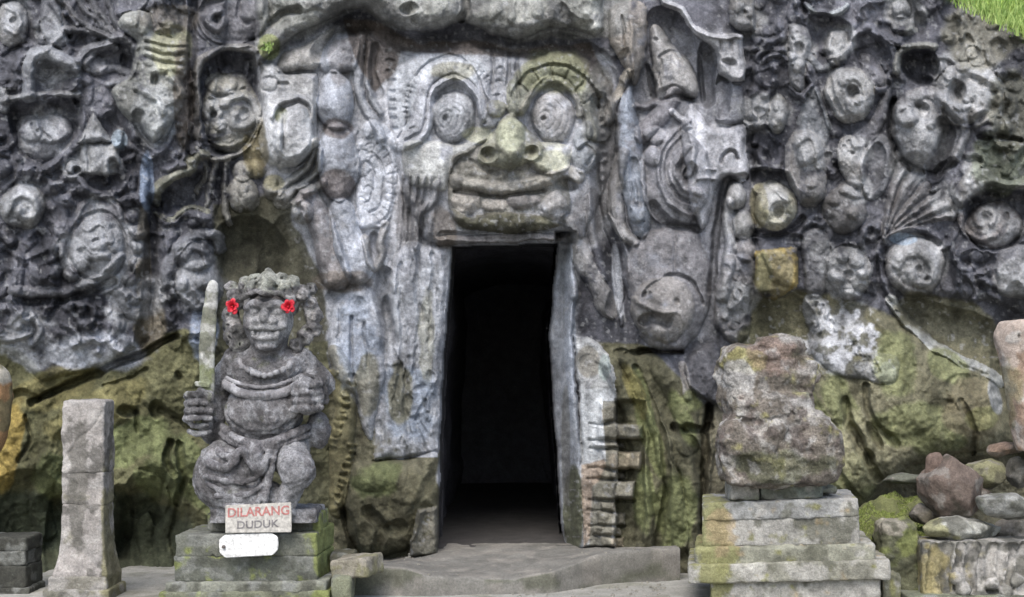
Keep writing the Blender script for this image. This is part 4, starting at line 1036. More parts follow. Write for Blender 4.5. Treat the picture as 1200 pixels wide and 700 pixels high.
# ------------------------------------------------------------------ solid carving (implicit shapes -> mesh)
def rotm(rx=0, ry=0, rz=0):
    a, b, c = R(rx), R(ry), R(rz)
    X = np.array([[1, 0, 0], [0, math.cos(a), -math.sin(a)], [0, math.sin(a), math.cos(a)]])
    Y = np.array([[math.cos(b), 0, math.sin(b)], [0, 1, 0], [-math.sin(b), 0, math.cos(b)]])
    Z = np.array([[math.cos(c), -math.sin(c), 0], [math.sin(c), math.cos(c), 0], [0, 0, 1]])
    return Z @ Y @ X

class Solid:
    """signed distance on a grid; x right, y down, z towards the viewer, in photo pixels"""
    def __init__(s, lo, hi, step):
        s.lo = np.array(lo, float); s.step = step
        s.ax = [np.arange(lo[i], hi[i] + step, step).astype(np.float32) for i in range(3)]
        s.F = np.full([len(a) for a in s.ax], 50.0, np.float32)
    def _sl(s, lo, hi, m):
        sl = tuple(slice(max(int((lo[i] - m - s.lo[i]) / s.step), 0), max(int((hi[i] + m - s.lo[i]) / s.step) + 2, 0)) for i in range(3))
        g = np.meshgrid(*[s.ax[i][sl[i]] for i in range(3)], indexing='ij')
        return sl, g
    def _mix(s, sl, d, k, cut):
        f = s.F[sl]
        if cut: d = -d; h = np.clip(.5 - .5 * (f - d) / k, 0, 1) if k else (d > f) * 1.0; s.F[sl] = f + (d - f) * h + k * h * (1 - h)
        else: h = np.clip(.5 + .5 * (f - d) / k, 0, 1) if k else (d < f) * 1.0; s.F[sl] = f + (d - f) * h - k * h * (1 - h)
    def ell(s, c, r, rot=None, k=3, cut=False):
        c = np.array(c, float); r = np.array(r if np.ndim(r) else [r] * 3, float); m = r.max()
        sl, g = s._sl(c - m, c + m, k + 6)
        p = np.stack([g[i] - c[i] for i in range(3)], -1)
        if rot is not None: p = p @ rotm(*rot)
        k0 = np.sqrt(((p / r) ** 2).sum(-1)); k1 = np.sqrt(((p / r ** 2) ** 2).sum(-1)) + 1e-6
        s._mix(sl, (k0 * (k0 - 1) / k1).astype(np.float32), k, cut)
    def cap(s, a, b, ra, rb=None, k=3, cut=False):
        rb = ra if rb is None else rb
        a = np.array(a, float); b = np.array(b, float); m = max(ra, rb)
        sl, g = s._sl(np.minimum(a, b) - m, np.maximum(a, b) + m, k + 6)
        d = b - a; L = (d ** 2).sum() + 1e-9
        t = np.clip(sum((g[i] - a[i]) * d[i] for i in range(3)) / L, 0, 1)
        q = np.sqrt(sum((g[i] - a[i] - t * d[i]) ** 2 for i in range(3)))
        s._mix(sl, (q - (ra + (rb - ra) * t)).astype(np.float32), k, cut)
    def path(s, pts, r, r1=None, k=2, cut=False, n=3):
        p = spline(pts, n); r1 = r if r1 is None else r1
        for i in range(len(p) - 1):
            t0, t1 = i / (len(p) - 1), (i + 1) / (len(p) - 1)
            s.cap(p[i], p[i + 1], r + (r1 - r) * t0, r + (r1 - r) * t1, k, cut)
    def box(s, c, h, rot=None, rnd=2, k=1, cut=False):
        c = np.array(c, float); h = np.array(h, float); m = np.linalg.norm(h) if rot else h
        sl, g = s._sl(c - m, c + m, k + 6)
        p = np.stack([g[i] - c[i] for i in range(3)], -1)
        if rot is not None: p = p @ rotm(*rot)
        q = np.abs(p) - (h - rnd)
        d = np.sqrt((np.maximum(q, 0) ** 2).sum(-1)) + np.minimum(q.max(-1), 0) - rnd
        s._mix(sl, d.astype(np.float32), k, cut)
    def plane(s, c, n, k=3):
        g = np.meshgrid(*s.ax, indexing='ij'); d = (sum((g[i] - c[i]) * n[i] for i in range(3))).astype(np.float32)
        h = np.clip(.5 - .5 * (s.F - d) / k, 0, 1); s.F[:] = s.F + (d - s.F) * h + k * h * (1 - h)
    def rough(s, amp, scale, seed=0, oct=3):
        g = np.meshgrid(*s.ax, indexing='ij'); near = np.abs(s.F) < amp * 2 + 4
        n = fbm3(g[0][near], g[1][near], g[2][near], scale, seed, oct)
        s.F[near] += ((n - .5) * 2 * amp).astype(np.float32)
    def strata(s, amp, scale, seed=0):
        g = np.meshgrid(*s.ax, indexing='ij'); near = np.abs(s.F) < amp * 2 + 4
        n = fbm3(g[0][near] * .25, g[1][near], g[2][near] * .25, scale, seed, 3)
        s.F[near] += ((n - .5) * 2 * amp).astype(np.float32)
    def mesh(s):
        F = s.F.copy(); F[0] = F[-1] = 9; F[:, 0] = F[:, -1] = 9; F[:, :, 0] = F[:, :, -1] = 9
        nx, ny, nz = F.shape; neg = F < 0
        cs = [(i, j, k) for i in (0, 1) for j in (0, 1) for k in (0, 1)]
        cnt = sum(neg[i:nx - 1 + i, j:ny - 1 + j, k:nz - 1 + k].astype(np.int8) for i, j, k in cs)
        act = (cnt > 0) & (cnt < 8); ii, jj, kk = np.nonzero(act)
        vid = np.full(act.shape, -1, np.int32); vid[ii, jj, kk] = np.arange(len(ii))
        val = {c: F[ii + c[0], jj + c[1], kk + c[2]] for c in cs}
        S = np.zeros((len(ii), 3)); n = np.zeros(len(ii))
        for a in cs:
            for ax in range(3):
                if a[ax]: continue
                b = list(a); b[ax] = 1; b = tuple(b)
                fa, fb = val[a], val[b]; cr = (fa < 0) != (fb < 0)
                t = np.where(cr, fa / np.where(cr, fa - fb, 1), 0)
                p = np.array(a, float)[None] + np.zeros((len(ii), 3)); p[:, ax] += t
                S += p * cr[:, None]; n += cr
        Vv = np.stack([ii, jj, kk], -1) + S / n[:, None]
        Q = []
        for ax in range(3):
            o1, o2 = [(1, 2), (2, 0), (0, 1)][ax]
            sa = [slice(0, None)] * 3; sb = [slice(0, None)] * 3; sa[ax] = slice(0, -1); sb[ax] = slice(1, None)
            A, B = neg[tuple(sa)], neg[tuple(sb)]
            e = np.argwhere(A != B); fl = A[tuple(e.T)]
            ok = (e[:, o1] > 0) & (e[:, o2] > 0); e = e[ok]; fl = fl[ok]
            def at(d1, d2):
                q = e.copy(); q[:, o1] -= d1; q[:, o2] -= d2; return vid[tuple(q.T)]
            qd = np.stack([at(1, 1), at(0, 1), at(0, 0), at(1, 0)], -1)
            qd[~fl] = qd[~fl][:, ::-1]; Q.append(qd)
        Q = np.concatenate(Q); Q = Q[(Q >= 0).all(1)]
        return Vv * s.step + s.lo, Q

def colour3(P_, base, layers=(), mott=.5, seed=0):
    """base colour and patches: (colour, scale, lo, hi, amount[, (cx,cy,rx,ry)])"""
    x, y, z = P_[:, 0], P_[:, 1], P_[:, 2]
    c = np.tile(np.array(base, np.float32), (len(P_), 1))
    for i, L in enumerate(layers):
        col, sc, lo, hi, am = L[:5]
        n = fbm3(x, y, z, sc, seed + i * 2.3 + 1, 4)
        if len(L) > 5:
            cx, cy, rx, ry = L[5]; q = np.sqrt(((x - cx) / rx) ** 2 + ((y - cy) / ry) ** 2)
            n = n * .8 + .42 * sstep(1.5, .35, q) - .08
        a = (am * sstep(lo, hi, n))[:, None]; c = c * (1 - a) + np.array(col, np.float32) * a
    m = fbm3(x, y, z, 9, seed + 50, 3)
    return np.clip(c * (1 + (m[:, None] - .5) * 2 * mott), .008, .8)

def carve(name, solid, D, mat, base, layers=(), parent=None, mott=.4, seed=0, anchor=None, rot=None, c0=(600, 440)):
    """solid in photo pixels at distance D -> world mesh; anchor = its origin (pixel, pixel)"""
    Vp, Q = solid.mesh(); s = PX * D / 10
    col = colour3(Vp, base, layers, mott, seed)
    W = np.stack([(Vp[:, 0] - CX) * s, D - 10 - Vp[:, 2] * s, ZC + (CY - Vp[:, 1]) * s], -1)
    if parent is not None: org = None; W = W - np.array(parent.location)
    else:
        ax, ay = anchor; org = ((ax - CX) * s, D - 10, ZC + (CY - ay) * s)
    return mesh_obj(name, W, Q, mat, col, parent, True, None, org)
# =================================================================== ground
def sheet(name, xs, ys, zf, mat, col=None, parent=None):
    X, Y = np.meshgrid(np.array(xs, np.float32), np.array(ys, np.float32)); Z = zf(X, Y)
    Vv = np.stack([X, Y, Z], -1).reshape(-1, 3); n, m = X.shape
    id_ = np.arange(n * m).reshape(n, m)
    Q = np.stack([id_[:-1, :-1], id_[:-1, 1:], id_[1:, 1:], id_[1:, :-1]], -1).reshape(-1, 4)
    return mesh_obj(name, Vv, Q, mat, col(Vv) if col else None, parent)
xs = np.concatenate([np.arange(-200, -5, 15), np.arange(-5, 5.01, .04), np.arange(20, 200, 15)])
ys = np.concatenate([np.arange(-200, -4, 14), np.arange(-4, .9, .04), [3, 5.5]])
def gcol(v):
    x, y = v[:, 0], v[:, 1]; n = fbm(x, y, .5, 61, 4); m = fbm(x, y, .12, 62, 3)
    c = np.array((.27, .265, .24)) * (.75 + .5 * n[:, None]); a = (sstep(.55, .7, m) * .5)[:, None]
    c = c * (1 - a) + np.array((.13, .13, .09)) * a
    e = (sstep(-1.2, -.6, y) * .0)[:, None]
    return c * (1 - e) + np.array((.06, .06, .04)) * e
gr = sheet("ground", xs, ys, lambda X, Y: (fbm(X, Y, .9, 63, 4) - .5) * .03 - .068 - .012 * np.exp(-((np.mod(X + .25 * np.sin(np.floor(Y / .5) * 2.3), .8) - .4) / .008) ** 2) - .012 * np.exp(-((np.mod(Y + .1, .5) - .25) / .008) ** 2), M_PAVE, gcol); gr["kind"] = "structure"

# cave floor and worn sill
fx = np.arange(-.62, .62, .03)
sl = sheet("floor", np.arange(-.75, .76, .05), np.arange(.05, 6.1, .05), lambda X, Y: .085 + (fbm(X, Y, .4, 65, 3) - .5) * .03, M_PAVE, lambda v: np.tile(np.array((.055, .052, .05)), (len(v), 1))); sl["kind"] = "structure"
ss = np.linspace(0, 1, 130); su = 416 + ss * 381
fD = np.interp(su, [416, 441, 483, 520, 600, 650, 671, 706, 797], [8.8, 8.8, 8.8, 8.8, 8.9, 9.0, 9.1, 9.3, 9.55])
fZ = np.interp(su, [416, 441, 470, 483, 506, 545, 600, 648, 671, 706, 740, 797], [.11, .112, .105, .09, .055, .045, .025, .055, .085, .135, .142, .138])
fX = (su - CX) * PX * fD / 10
nb = 40; Vs = []
wob = (fbm(su, su * 0, 12, 71, 3) - .5)
for q in range(6):                                    # worn front face
    t = q / 5; Vs.append(np.stack([fX, fD - 10 - .015 + .015 * t + wob * .02 * t, -.12 + (fZ - .012 + .12) * t + wob * .012 * t], -1))
for q in range(nb):
    t = q / (nb - 1); y = fD - 10 + .012 + (10.25 - fD) * t
    x = fX + (-fX * .0) * t
    zz = fZ + (np.interp(su, [440, 515, 600, 680, 797], [.015, .085, .09, .09, .095]) - fZ) * sstep(0, .8, t)
    Vs.append(np.stack([x, y, zz + (fbm(su, np.full_like(su, q * 6.0), 18, 72, 4) - .5) * .022], -1))
Vs = np.array(Vs); nr_, nc_ = Vs.shape[:2]; id_ = np.arange(nr_ * nc_).reshape(nr_, nc_)
Qs = np.stack([id_[:-1, :-1], id_[:-1, 1:], id_[1:, 1:], id_[1:, :-1]], -1).reshape(-1, 4)
fl = Vs.reshape(-1, 3)
cs_ = np.array((.155, .15, .135)) * (.7 + .6 * fbm(fl[:, 0], fl[:, 1] + fl[:, 2], .2, 73, 4)[:, None])
a_ = (sstep(.5, .65, fbm(fl[:, 0], fl[:, 1], .12, 74, 3)) * .6)[:, None]; cs_ = cs_ * (1 - a_) + np.array((.23, .215, .19)) * a_
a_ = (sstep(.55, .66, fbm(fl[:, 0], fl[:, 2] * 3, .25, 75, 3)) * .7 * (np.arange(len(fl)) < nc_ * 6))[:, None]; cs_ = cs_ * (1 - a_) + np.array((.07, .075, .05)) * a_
a_ = (np.exp(-((fl[:, 0] + .12) / .12) ** 2) * (fl[:, 2] < .12) * (fl[:, 1] < -1.2) * .5)[:, None]; cs_ = cs_ * (1 - a_) + np.array((.24, .17, .12)) * a_
# end faces
o = mesh_obj("doorstep", fl, Qs, M_PAVE, cs_, None, True)
tag(o, "long low stone doorstep worn down in the middle, in front of the dark doorway", "step")
side = []
for e, nm in ((0, 0), (nc_ - 1, 1)):
    top = Vs[5:, e]; bot = top.copy(); bot[:, 2] = -.12
    vv = np.concatenate([top, bot]); n = len(top)
    qq = np.array([(i, i + 1, n + i + 1, n + i) for i in range(n - 1)])
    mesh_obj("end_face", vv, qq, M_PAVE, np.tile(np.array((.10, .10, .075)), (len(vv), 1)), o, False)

# =================================================================== blocks, pedestals
def block(name, u0, v0, u1, v1, depth, D, base, layers=(), parent=None, z0=0, rnd=2.2, rough=1.6, step=1.7, seed=0, rz=0, ry=0, chip=1.0, anchor=None):
    """hewn stone seen between pixels (u0,v0)-(u1,v1); its front face lies z0 px in front of distance D"""
    cx, cy = (u0 + u1) / 2, (v0 + v1) / 2; hx, hy = (u1 - u0) / 2, (v1 - v0) / 2
    m = 8 + abs(hx * math.sin(R(ry))) + abs(hx * math.sin(R(rz)))
    S = Solid((cx - hx - m, cy - hy - m, z0 - depth - m), (cx + hx + m, cy + hy + m, z0 + m), step)
    S.box((cx, cy, z0 - depth / 2), (hx, hy, depth / 2), (0, ry, rz) if (rz or ry) else None, rnd, 0)
    S.rough(rough, 14, seed); S.rough(rough * .5, 5, seed + 9, 2)
    rg = np.random.RandomState(seed + 3)
    for _ in range(int(chip * 5)):                    # knocked-off corners
        sx, sy, sz = rg.choice([-1, 1]), rg.choice([-1, 1]), 0
        t = rg.uniform(-1, 1)
        c = (cx + hx * (sx if rg.rand() < .4 else t), cy + hy * sy, z0 + rg.uniform(-2, 1))
        S.ell(c, (rg.uniform(2, 6), rg.uniform(1.5, 3.5), rg.uniform(2, 5)), None, 1.5, True)
    return carve(name, S, D, M_STONE, base, layers, parent, .35, seed, anchor or (cx, v1))

GREYGREEN = (.145, .15, .125)
LICH = [((.26, .265, .25), 18, .5, .6, .7), ((.07, .07, .055), 26, .55, .66, .7), ((0.129, 0.137, 0.085), 40, .58, .68, .7)]
# ---- left pedestal with its plinths
pl = thing("statue_pedestal", "grey stone pedestal under the guardian statue, its right corner green with moss", "pedestal", P(300, 702, 8.5))
GL = [((.20, .205, .19), 20, .5, .62, .6), ((.075, .078, .065), 26, .54, .66, .7), ((.19, .215, .075), 14, .38, .52, .9, (384, 650, 16, 60))]
block("cap_course", 208, 625, 376, 652, 110, 8.5, GREYGREEN, GL, pl, 6, seed=1, ry=-3, rz=-1.2)
block("body_course", 207, 651, 377, 682, 112, 8.5, (.105, .11, .09), GL, pl, 6, seed=2, ry=-3, rz=-.6)
block("base_course", 198, 680, 388, 694, 130, 8.5, (.20, .205, .17), LICH, pl, 14, seed=3, ry=-3, rz=-1)
block("foundation", 192, 691, 392, 720, 136, 8.5, (.15, .155, .11), GL, pl, 18, seed=4, ry=-3, rz=-1)
block("plinth", 240, 603, 374, 626, 70, 8.5, (.12, .12, .10), GL, pl, -14, seed=5)
# ---- right pedestal
pr = thing("statue_pedestal", "tall stepped pale grey pedestal carrying the headless statue", "pedestal", P(930, 702, 8.5))
PAL = (.265, .26, .235)
GR_ = [((.36, .35, .32), 30, .45, .56, .8), ((.10, .10, .075), 24, .56, .66, .75), ((0.206, 0.204, 0.091), 12, .42, .56, .9, (838, 640, 22, 70)), ((.30, .235, .14), 12, .45, .58, .7, (846, 622, 18, 26))]
block("cap_course", 832, 586, 1012, 608, 120, 8.5, (.27, .272, .262), GR_, pr, 4, seed=11, ry=-8, rz=-2.6)
block("body_course", 832, 603, 1013, 640, 118, 8.5, PAL, GR_, pr, 2, seed=12, ry=-8, rz=-1.6)
block("moulding", 824, 638, 1032, 662, 140, 8.5, (.24, .24, .19), GR_, pr, 8, seed=13, ry=-8, rz=-2.4, rnd=5)
block("base_course", 816, 657, 1048, 680, 156, 8.5, (.23, .225, .185), GR_, pr, 14, seed=14, ry=-8, rz=-2.4)
block("foundation", 842, 676, 1038, 716, 130, 8.5, PAL, GR_, pr, 6, seed=15, ry=-8, rz=-1.6)
block("foundation", 1034, 672, 1056, 716, 120, 8.5, (.14, .14, .10), GR_, pr, 2, seed=16)
# stones wedged under the headless statue
a = block("support_stone", 893, 556, 966, 586, 60, 8.5, (.15, .165, .14), GR_, None, -6, seed=17, rz=-2); tag(a, "greenish squared stone wedged beneath the middle of the headless statue", "stone block")
a = block("support_stone", 858, 567, 892, 588, 46, 8.5, (.28, .27, .24), LICH, None, -10, seed=18); tag(a, "small pale stone wedged beneath the left edge of the headless statue", "stone block")
a = block("support_stone", 966, 571, 986, 581, 40, 8.5, (.27, .27, .25), LICH, None, -16, seed=19, rnd=3); tag(a, "thin pale chip lying on the right end of the stepped pedestal", "stone chip")
# ---- stone pillar at the left
pi = thing("stone_pillar", "upright four-sided stone pillar, tapering and cracked near the top, at the left", "pillar", P(100, 700, 8.7))
PG = [((.33, .315, .295), 22, .48, .6, .7), ((.10, .095, .085), 18, .58, .66, .8), ((.17, .16, .09), 20, .45, .6, .8, (130, 600, 10, 120)), ((.11, .105, .09), 14, .5, .62, .7, (92, 560, 14, 80))]
PB = (.30, .28, .26)
S = Solid((55, 455, -70), (145, 640, 8), 1.6); S.box((97, 512, -22), (25, 43, 23), None, 3, 0); S.path([(70, 541, 1), (84, 528, 1), (92, 514, 1), (108, 502, 1), (122, 480, 1)], 1.9, 1.5, .5, True); S.cap((76, 545, 3), (76, 475, 3), 1.2, 1.2, 1, True); S.cap((95, 500, 3), (95, 540, 3), 1.4, 1.4, 1, True)
S.ell((72, 472, 2), (7, 6, 7), None, 2, True); S.ell((122, 470, 0), (5, 5, 6), None, 2, True); S.rough(1.8, 16, 21); S.rough(.9, 5, 22)
carve("shaft", S, 8.7, M_STONE, (.33, .31, .29), PG, pi, .35, 21)
S = Solid((55, 545, -70), (145, 640, 8), 1.6); S.box((97, 573, -22), (24.5, 20, 22.5), None, 2, 0); S.cap((75, 575, 3), (95, 575, 4), 1, 1, 1, True); S.rough(1.6, 14, 23); S.rough(.8, 5, 24)
carve("shaft", S, 8.7, M_STONE, PB, PG, pi, .35, 23)
S = Solid((50, 585, -80), (150, 690, 22), 1.6)
for k in range(24): S.box((97 - .05 * k, 595 + k * 3.5, -22), (24.5 + (k / 23) ** 3 * 8, 4, 23 + (k / 23) ** 3 * 8), None, 1.5, 2)
S.rough(1.6, 14, 25); S.rough(.8, 5, 26); carve("shaft", S, 8.7, M_STONE, PB, PG, pi, .35, 25)
block("foot", 60, 674, 128, 694, 66, 8.7, (.20, .19, .16), PG, pi, 12, seed=27)
block("foot", 54, 689, 132, 720, 74, 8.7, (.16, .155, .125), PG, pi, 15, seed=28)
# ---- stacked masonry at the bottom left corner
a = thing("stone_stack", "low stack of dark squared stones at the bottom left corner", "masonry", P(0, 702, 8.9))
for k, (y0, y1, x1) in enumerate(((630, 647, 31), (646, 664, 30), (663, 690, 32), (688, 720, 36))): block("stone_course", -70, y0, x1, y1, 60, 8.9, (.05, .05, .042), GL[:2], a, k * 2, seed=31 + k)
# ---- orange boundary stone cut by the left edge
S = Solid((-50, 425, -40), (16, 540, 10), 1.7); S.path([(-18, 450, -14), (-16, 480, -14), (-22, 520, -14)], 26, 20, 4); S.rough(2, 16, 35)
a = carve("rounded_stone", S, 8.8, M_STONE, (.30, .18, .09), [((.36, .35, .30), 20, .4, .6, .9, (0, 438, 16, 14)), ((0.127, 0.120, 0.068), 18, .45, .6, .8)], None, .35, 35, (-16, 540)); tag(a, "rounded orange-brown stone cut off by the left edge of the picture", "stone")
# ---- broken column at the right edge
S = Solid((1164, 362, -60), (1262, 530, 10), 1.8); S.path([(1212, 396, -26), (1220, 440, -26), (1232, 520, -26)], 36, 32, 3); S.box((1212, 360, -26), (60, 13, 60), (0, 0, -6), 1, 2, True)
for k in range(7): S.ell((1184 + k % 3 * 9, 385 + k * 9, 4), (1.8, 3.4, 5), None, 1, True)
S.rough(2.4, 20, 37); S.rough(1, 5, 38)
a = carve("broken_column", S, 8.6, M_STONE, (.37, .31, .265), [((.46, .44, .41), 20, .5, .6, .7), ((.33, .22, .15), 22, .5, .62, .7), ((.2, .19, .1), 22, .5, .64, .6, (1185, 470, 20, 50))], None, .35, 37, (1215, 520)); tag(a, "pale pinkish broken column leaning at the right edge", "column")
# ---- rubble at the right
def boulder(name, c, r, D, base, layers, label, cat="boulder", rot=None, seed=0, rough=4, extra=()):
    c = np.array(c, float); r = np.array(r, float); m = r.max() + 10
    S = Solid(c - m, c + m, 1.7); S.ell(c, r, rot, 2)
    for e in extra: S.ell(*e)
    rg = np.random.RandomState(seed)
    for _ in range(12):                               # flat hewn faces
        d = rg.normal(size=3); d[2] = abs(d[2]) * .8; d /= np.linalg.norm(d)
        S.plane(c + d * r * rg.uniform(.62, .85), d / r / np.linalg.norm(d / r), 1)
    S.rough(rough, r.max() * .7, seed + 1); S.rough(1.1, 5, seed + 2)
    return tag(carve(name, S, D, M_STONE, base, layers, None, .4, seed, (c[0], c[1] + r[1])), label, cat)
RB = [((.21, .195, .175), 16, .54, .64, .7), ((.07, .065, .05), 20, .56, .66, .7)]
boulder("boulder", (1122, 570, -20), (42, 44, 32), 8.6, (.125, .098, .082), RB, "large reddish brown angular boulder on top of the rubble", rot=(0, 0, 15), seed=41, extra=[((1096, 588, -18), (24, 30, 24), None, 6)])
boulder("boulder", (1103, 552, -22), (13, 24, 14), 8.62, (.15, .11, .09), RB[1:], "small pointed reddish stone leaning on the left of the brown boulder", "stone", seed=42, rough=2)
boulder("boulder", (1168, 557, -30), (32, 20, 24), 8.8, (.21, .205, .12), RB, "smooth oval olive stone right of the brown boulder", rot=(0, 0, 20), seed=43, rough=2)
boulder("boulder", (1180, 594, -12), (34, 19, 24), 8.5, (.25, .25, .23), LICH, "pale speckled stone at the right edge, under the olive stone", rot=(0, 0, 15), seed=44, rough=2)
boulder("boulder", (1190, 528, -36), (22, 11, 18), 8.8, (.25, .18, .135), RB, "flat orange stone at the right edge below the broken column", rot=(0, 0, -5), seed=45, rough=2)
boulder("boulder", (1206, 556, -30), (18, 20, 18), 8.7, (.12, .115, .10), RB, "dark stone cut by the right edge beneath the flat orange stone", seed=46, rough=2)
boulder("boulder", (1066, 563, -20), (28, 8, 22), 9.3, (.11, .115, .09), RB, "flat dark slab of stone lying under the overhang of the green bedrock", rot=(0, 0, -10), seed=47, rough=1.5)
boulder("boulder", (1128, 620, -6), (44, 18, 26), 8.6, (.31, .31, .28), [((0.231, 0.225, 0.125), 16, .4, .55, .9, (1092, 622, 16, 16)), ((.07, .07, .055), 20, .56, .66, .7)], "long low whitish stone with moss at its left end, on the carved block", seed=48, rough=4, extra=[((1170, 622, -10), (26, 14, 20), None, 5)])
boulder("boulder", (1196, 625, -16), (26, 18, 22), 8.7, (.14, .135, .12), RB, "dark grey stone at the right edge behind the whitish stone", seed=49, rough=3)
a = block("standing_stone", 1036, 612, 1081, 712, 44, 8.62, (.105, .108, .068), [((.17, .19, .07), 18, .48, .6, .85), ((.27, .25, .21), 14, .45, .58, .8, (1046, 618, 18, 14)), ((.05, .052, .035), 24, .53, .64, .7)], None, -4, rnd=9, rough=4.5, seed=50, rz=-3, chip=2); tag(a, "upright mossy stone between the stepped pedestal and the carved block", "stone")
boulder("boulder", (1160, 582, -34), (16, 13, 16), 8.75, (.11, .09, .075), RB, "small dark brown stone wedged between the brown boulder and the pale speckled stone", "stone", seed=61, rough=2.5)
boulder("boulder", (1092, 606, -26), (20, 13, 16), 8.7, (.13, .115, .085), RB, "small brown stone under the left side of the brown boulder", "stone", seed=62, rough=2.5)
# carved block
GSIGN = 1
S = Solid((1074, 622, -70), (1240, 730, 14), 1.6); S.box((1155, 672, -24), (72, 38, 30), (0, -4, -1), 3, 0)
for k, (u, w_) in enumerate(((1090, 4), (1098, 3), (1106, 5), (1122, 4), (1136, 6), (1158, 5), (1170, 4), (1182, 4), (1194, 5), (1206, 5))): zz_ = 4 + (u - 1155) * .07 * GSIGN; S.path([(u + 4, 641, zz_), (u, 665, zz_), (u - 2 + k % 3 * 2, 690, zz_)], w_ * 1.5, w_ * 1.1, 1, True)
for q in ((1120, 676), (1128, 690), (1160, 684), (1176, 692), (1190, 680)): S.ell((q[0], q[1], 6), (9, 8, 7), None, 3)
S.rough(2.2, 14, 51); S.rough(1, 5, 52)
a = carve("carved_block", S, 8.5, M_STONE, (.17, .165, .145), [((.38, .365, .34), 16, .48, .58, .8), ((.25, .215, .10), 14, .42, .56, .8, (1096, 670, 20, 30)), ((.06, .06, .055), 20, .56, .66, .7)], None, .4, 51, (1155, 710)); tag(a, "broken block carved with upright leaf grooves at the bottom right corner", "carved block")
block("plinth", 1060, 696, 1260, 722, 90, 8.5, (.17, .18, .13), LICH, a, 16, seed=53)
# stones beside the left pedestal
a = block("stone_slab", 392, 655, 440, 678, 50, 8.45, (.20, .185, .145), [((0.199, 0.190, 0.112), 16, .45, .58, .8), ((.28, .26, .22), 14, .5, .6, .7)], None, 0, seed=55, rz=-6, ry=-18, rnd=3); tag(a, "tilted flat stone against the right side of the guardian's pedestal", "stone slab")
a = block("stone_slab", 386, 648, 414, 664, 40, 8.75, (0.111, 0.105, 0.073), GL[:2], None, 0, seed=56, rnd=3); tag(a, "small dark mossy stone behind the tilted flat stone", "stone")
a = block("stone_slab", 388, 676, 412, 704, 40, 8.4, (0.187, 0.196, 0.135), GL[:2], None, 0, seed=57, rnd=4); tag(a, "bright mossy block at the right foot of the guardian's pedestal", "stone")
# =================================================================== guardian statue
GD = 8.6
gd = thing("guardian_statue", "grey stone guardian statue with bulging belly, holding an upright sword", "statue", P(305, 606, GD))
GC = [((.31, .31, .32), 16, .47, .58, .8), ((.085, .08, .08), 18, .55, .66, .7), ((.33, .33, .33), 14, .42, .56, .8, (318, 380, 26, 20)), ((.30, .30, .31), 14, .42, .56, .75, (345, 560, 26, 60)), ((.14, .15, .08), 16, .46, .6, .6, (345, 330, 30, 20))]
GB = (.155, .15, .152)
S = Solid((205, 318, -75), (400, 612, 62), 1.5)
# torso
S.ell((311, 444, -6), (42, 36, 29), None, 4); S.ell((311, 482, 4), (46, 37, 36), None, 8)
S.ell((292, 432, 6), (20, 15, 15), None, 5); S.ell((334, 432, 6), (20, 15, 15), None, 5)
S.ell((312, 416, -6), (34, 14, 20), None, 5)
S.path([(272, 489, 20), (290, 503, 30), (311, 507, 33), (332, 502, 30), (350, 488, 20)], 2.2, None, 1.5, True)
S.ell((300, 487, 31), (2.5, 1.5, 4), None, 1, True)
# arms: the left one holds the sword, the right fist rests at the hip
S.cap((278, 424, -10), (252, 452, -22), 19, 15, 6); S.cap((252, 452, -22), (246, 506, -14), 15, 13, 5); S.cap((246, 510, -12), (238, 486, 12), 12, 10.5, 4)
S.ell((240, 476, 14), (13, 17, 12), None, 3)
for k, y in enumerate((462, 471, 480, 489)): S.path([(250, y + 1, 22), (238, y, 29), (226, y + 1, 26), (223, y + 2, 17)], 4.9 - .25 * k, 4.1, .8)
S.path([(254, 474, 18), (250, 464, 26), (240, 457, 28)], 4.6, 3.8, 1)
S.path([(222, 489, 20), (232, 497, 24), (246, 498, 20)], 3.8, None, 1); S.path([(226, 505, 18), (238, 508, 20), (250, 506, 16)], 3.2, None, 1)
S.cap((350, 424, -10), (372, 448, -16), 18, 16, 5); S.cap((374, 450, -16), (364, 466, 18), 16, 15, 4); S.ell((364, 463, 20), (20, 23, 20), None, 4)
for k, y in enumerate((450, 459, 468, 477)): S.path([(378, y, 28), (366, y + 1, 40), (354, y + 1, 38), (350, y + 2, 30)], 5.0, 4.2, .7)
S.path([(376, 462, 26), (372, 450, 36), (360, 444, 38)], 4.8, 4, 1); S.ell((372, 444, 10), (16, 12, 14), None, 3)
S.path([(348, 446, 20), (364, 440, 30), (381, 450, 22), (384, 470, 14)], 3, None, 1.5); S.ell((372, 504, -6), (15, 22, 16), None, 4)
# hips, kneeling leg and raised leg
S.ell((308, 524, -6), (52, 30, 32), None, 6); S.ell((272, 556, 6), (42, 42, 34), (0, 0, 20), 6); S.ell((290, 580, 10), (48, 22, 34), None, 6); S.ell((256, 562, 10), (26, 32, 26), None, 5)
S.cap((338, 528, 4), (353, 548, 32), 25, 20, 6); S.ell((354, 550, 36), (20, 22, 18), None, 2); S.cap((352, 558, 32), (336, 592, 24), 15, 12, 3); S.ell((332, 597, 22), (19, 9, 18), None, 2)
S.box((312, 604, -14), (62, 9, 40), None, 3, 3)
S.path([(334, 544, 48), (353, 530, 52), (373, 543, 46)], 1.8, None, 1, True); S.path([(338, 574, 42), (354, 577, 48), (370, 568, 42)], 1.8, None, 1, True)
S.rough(2.2, 12, 61); S.rough(1.6, 5, 62, 2)
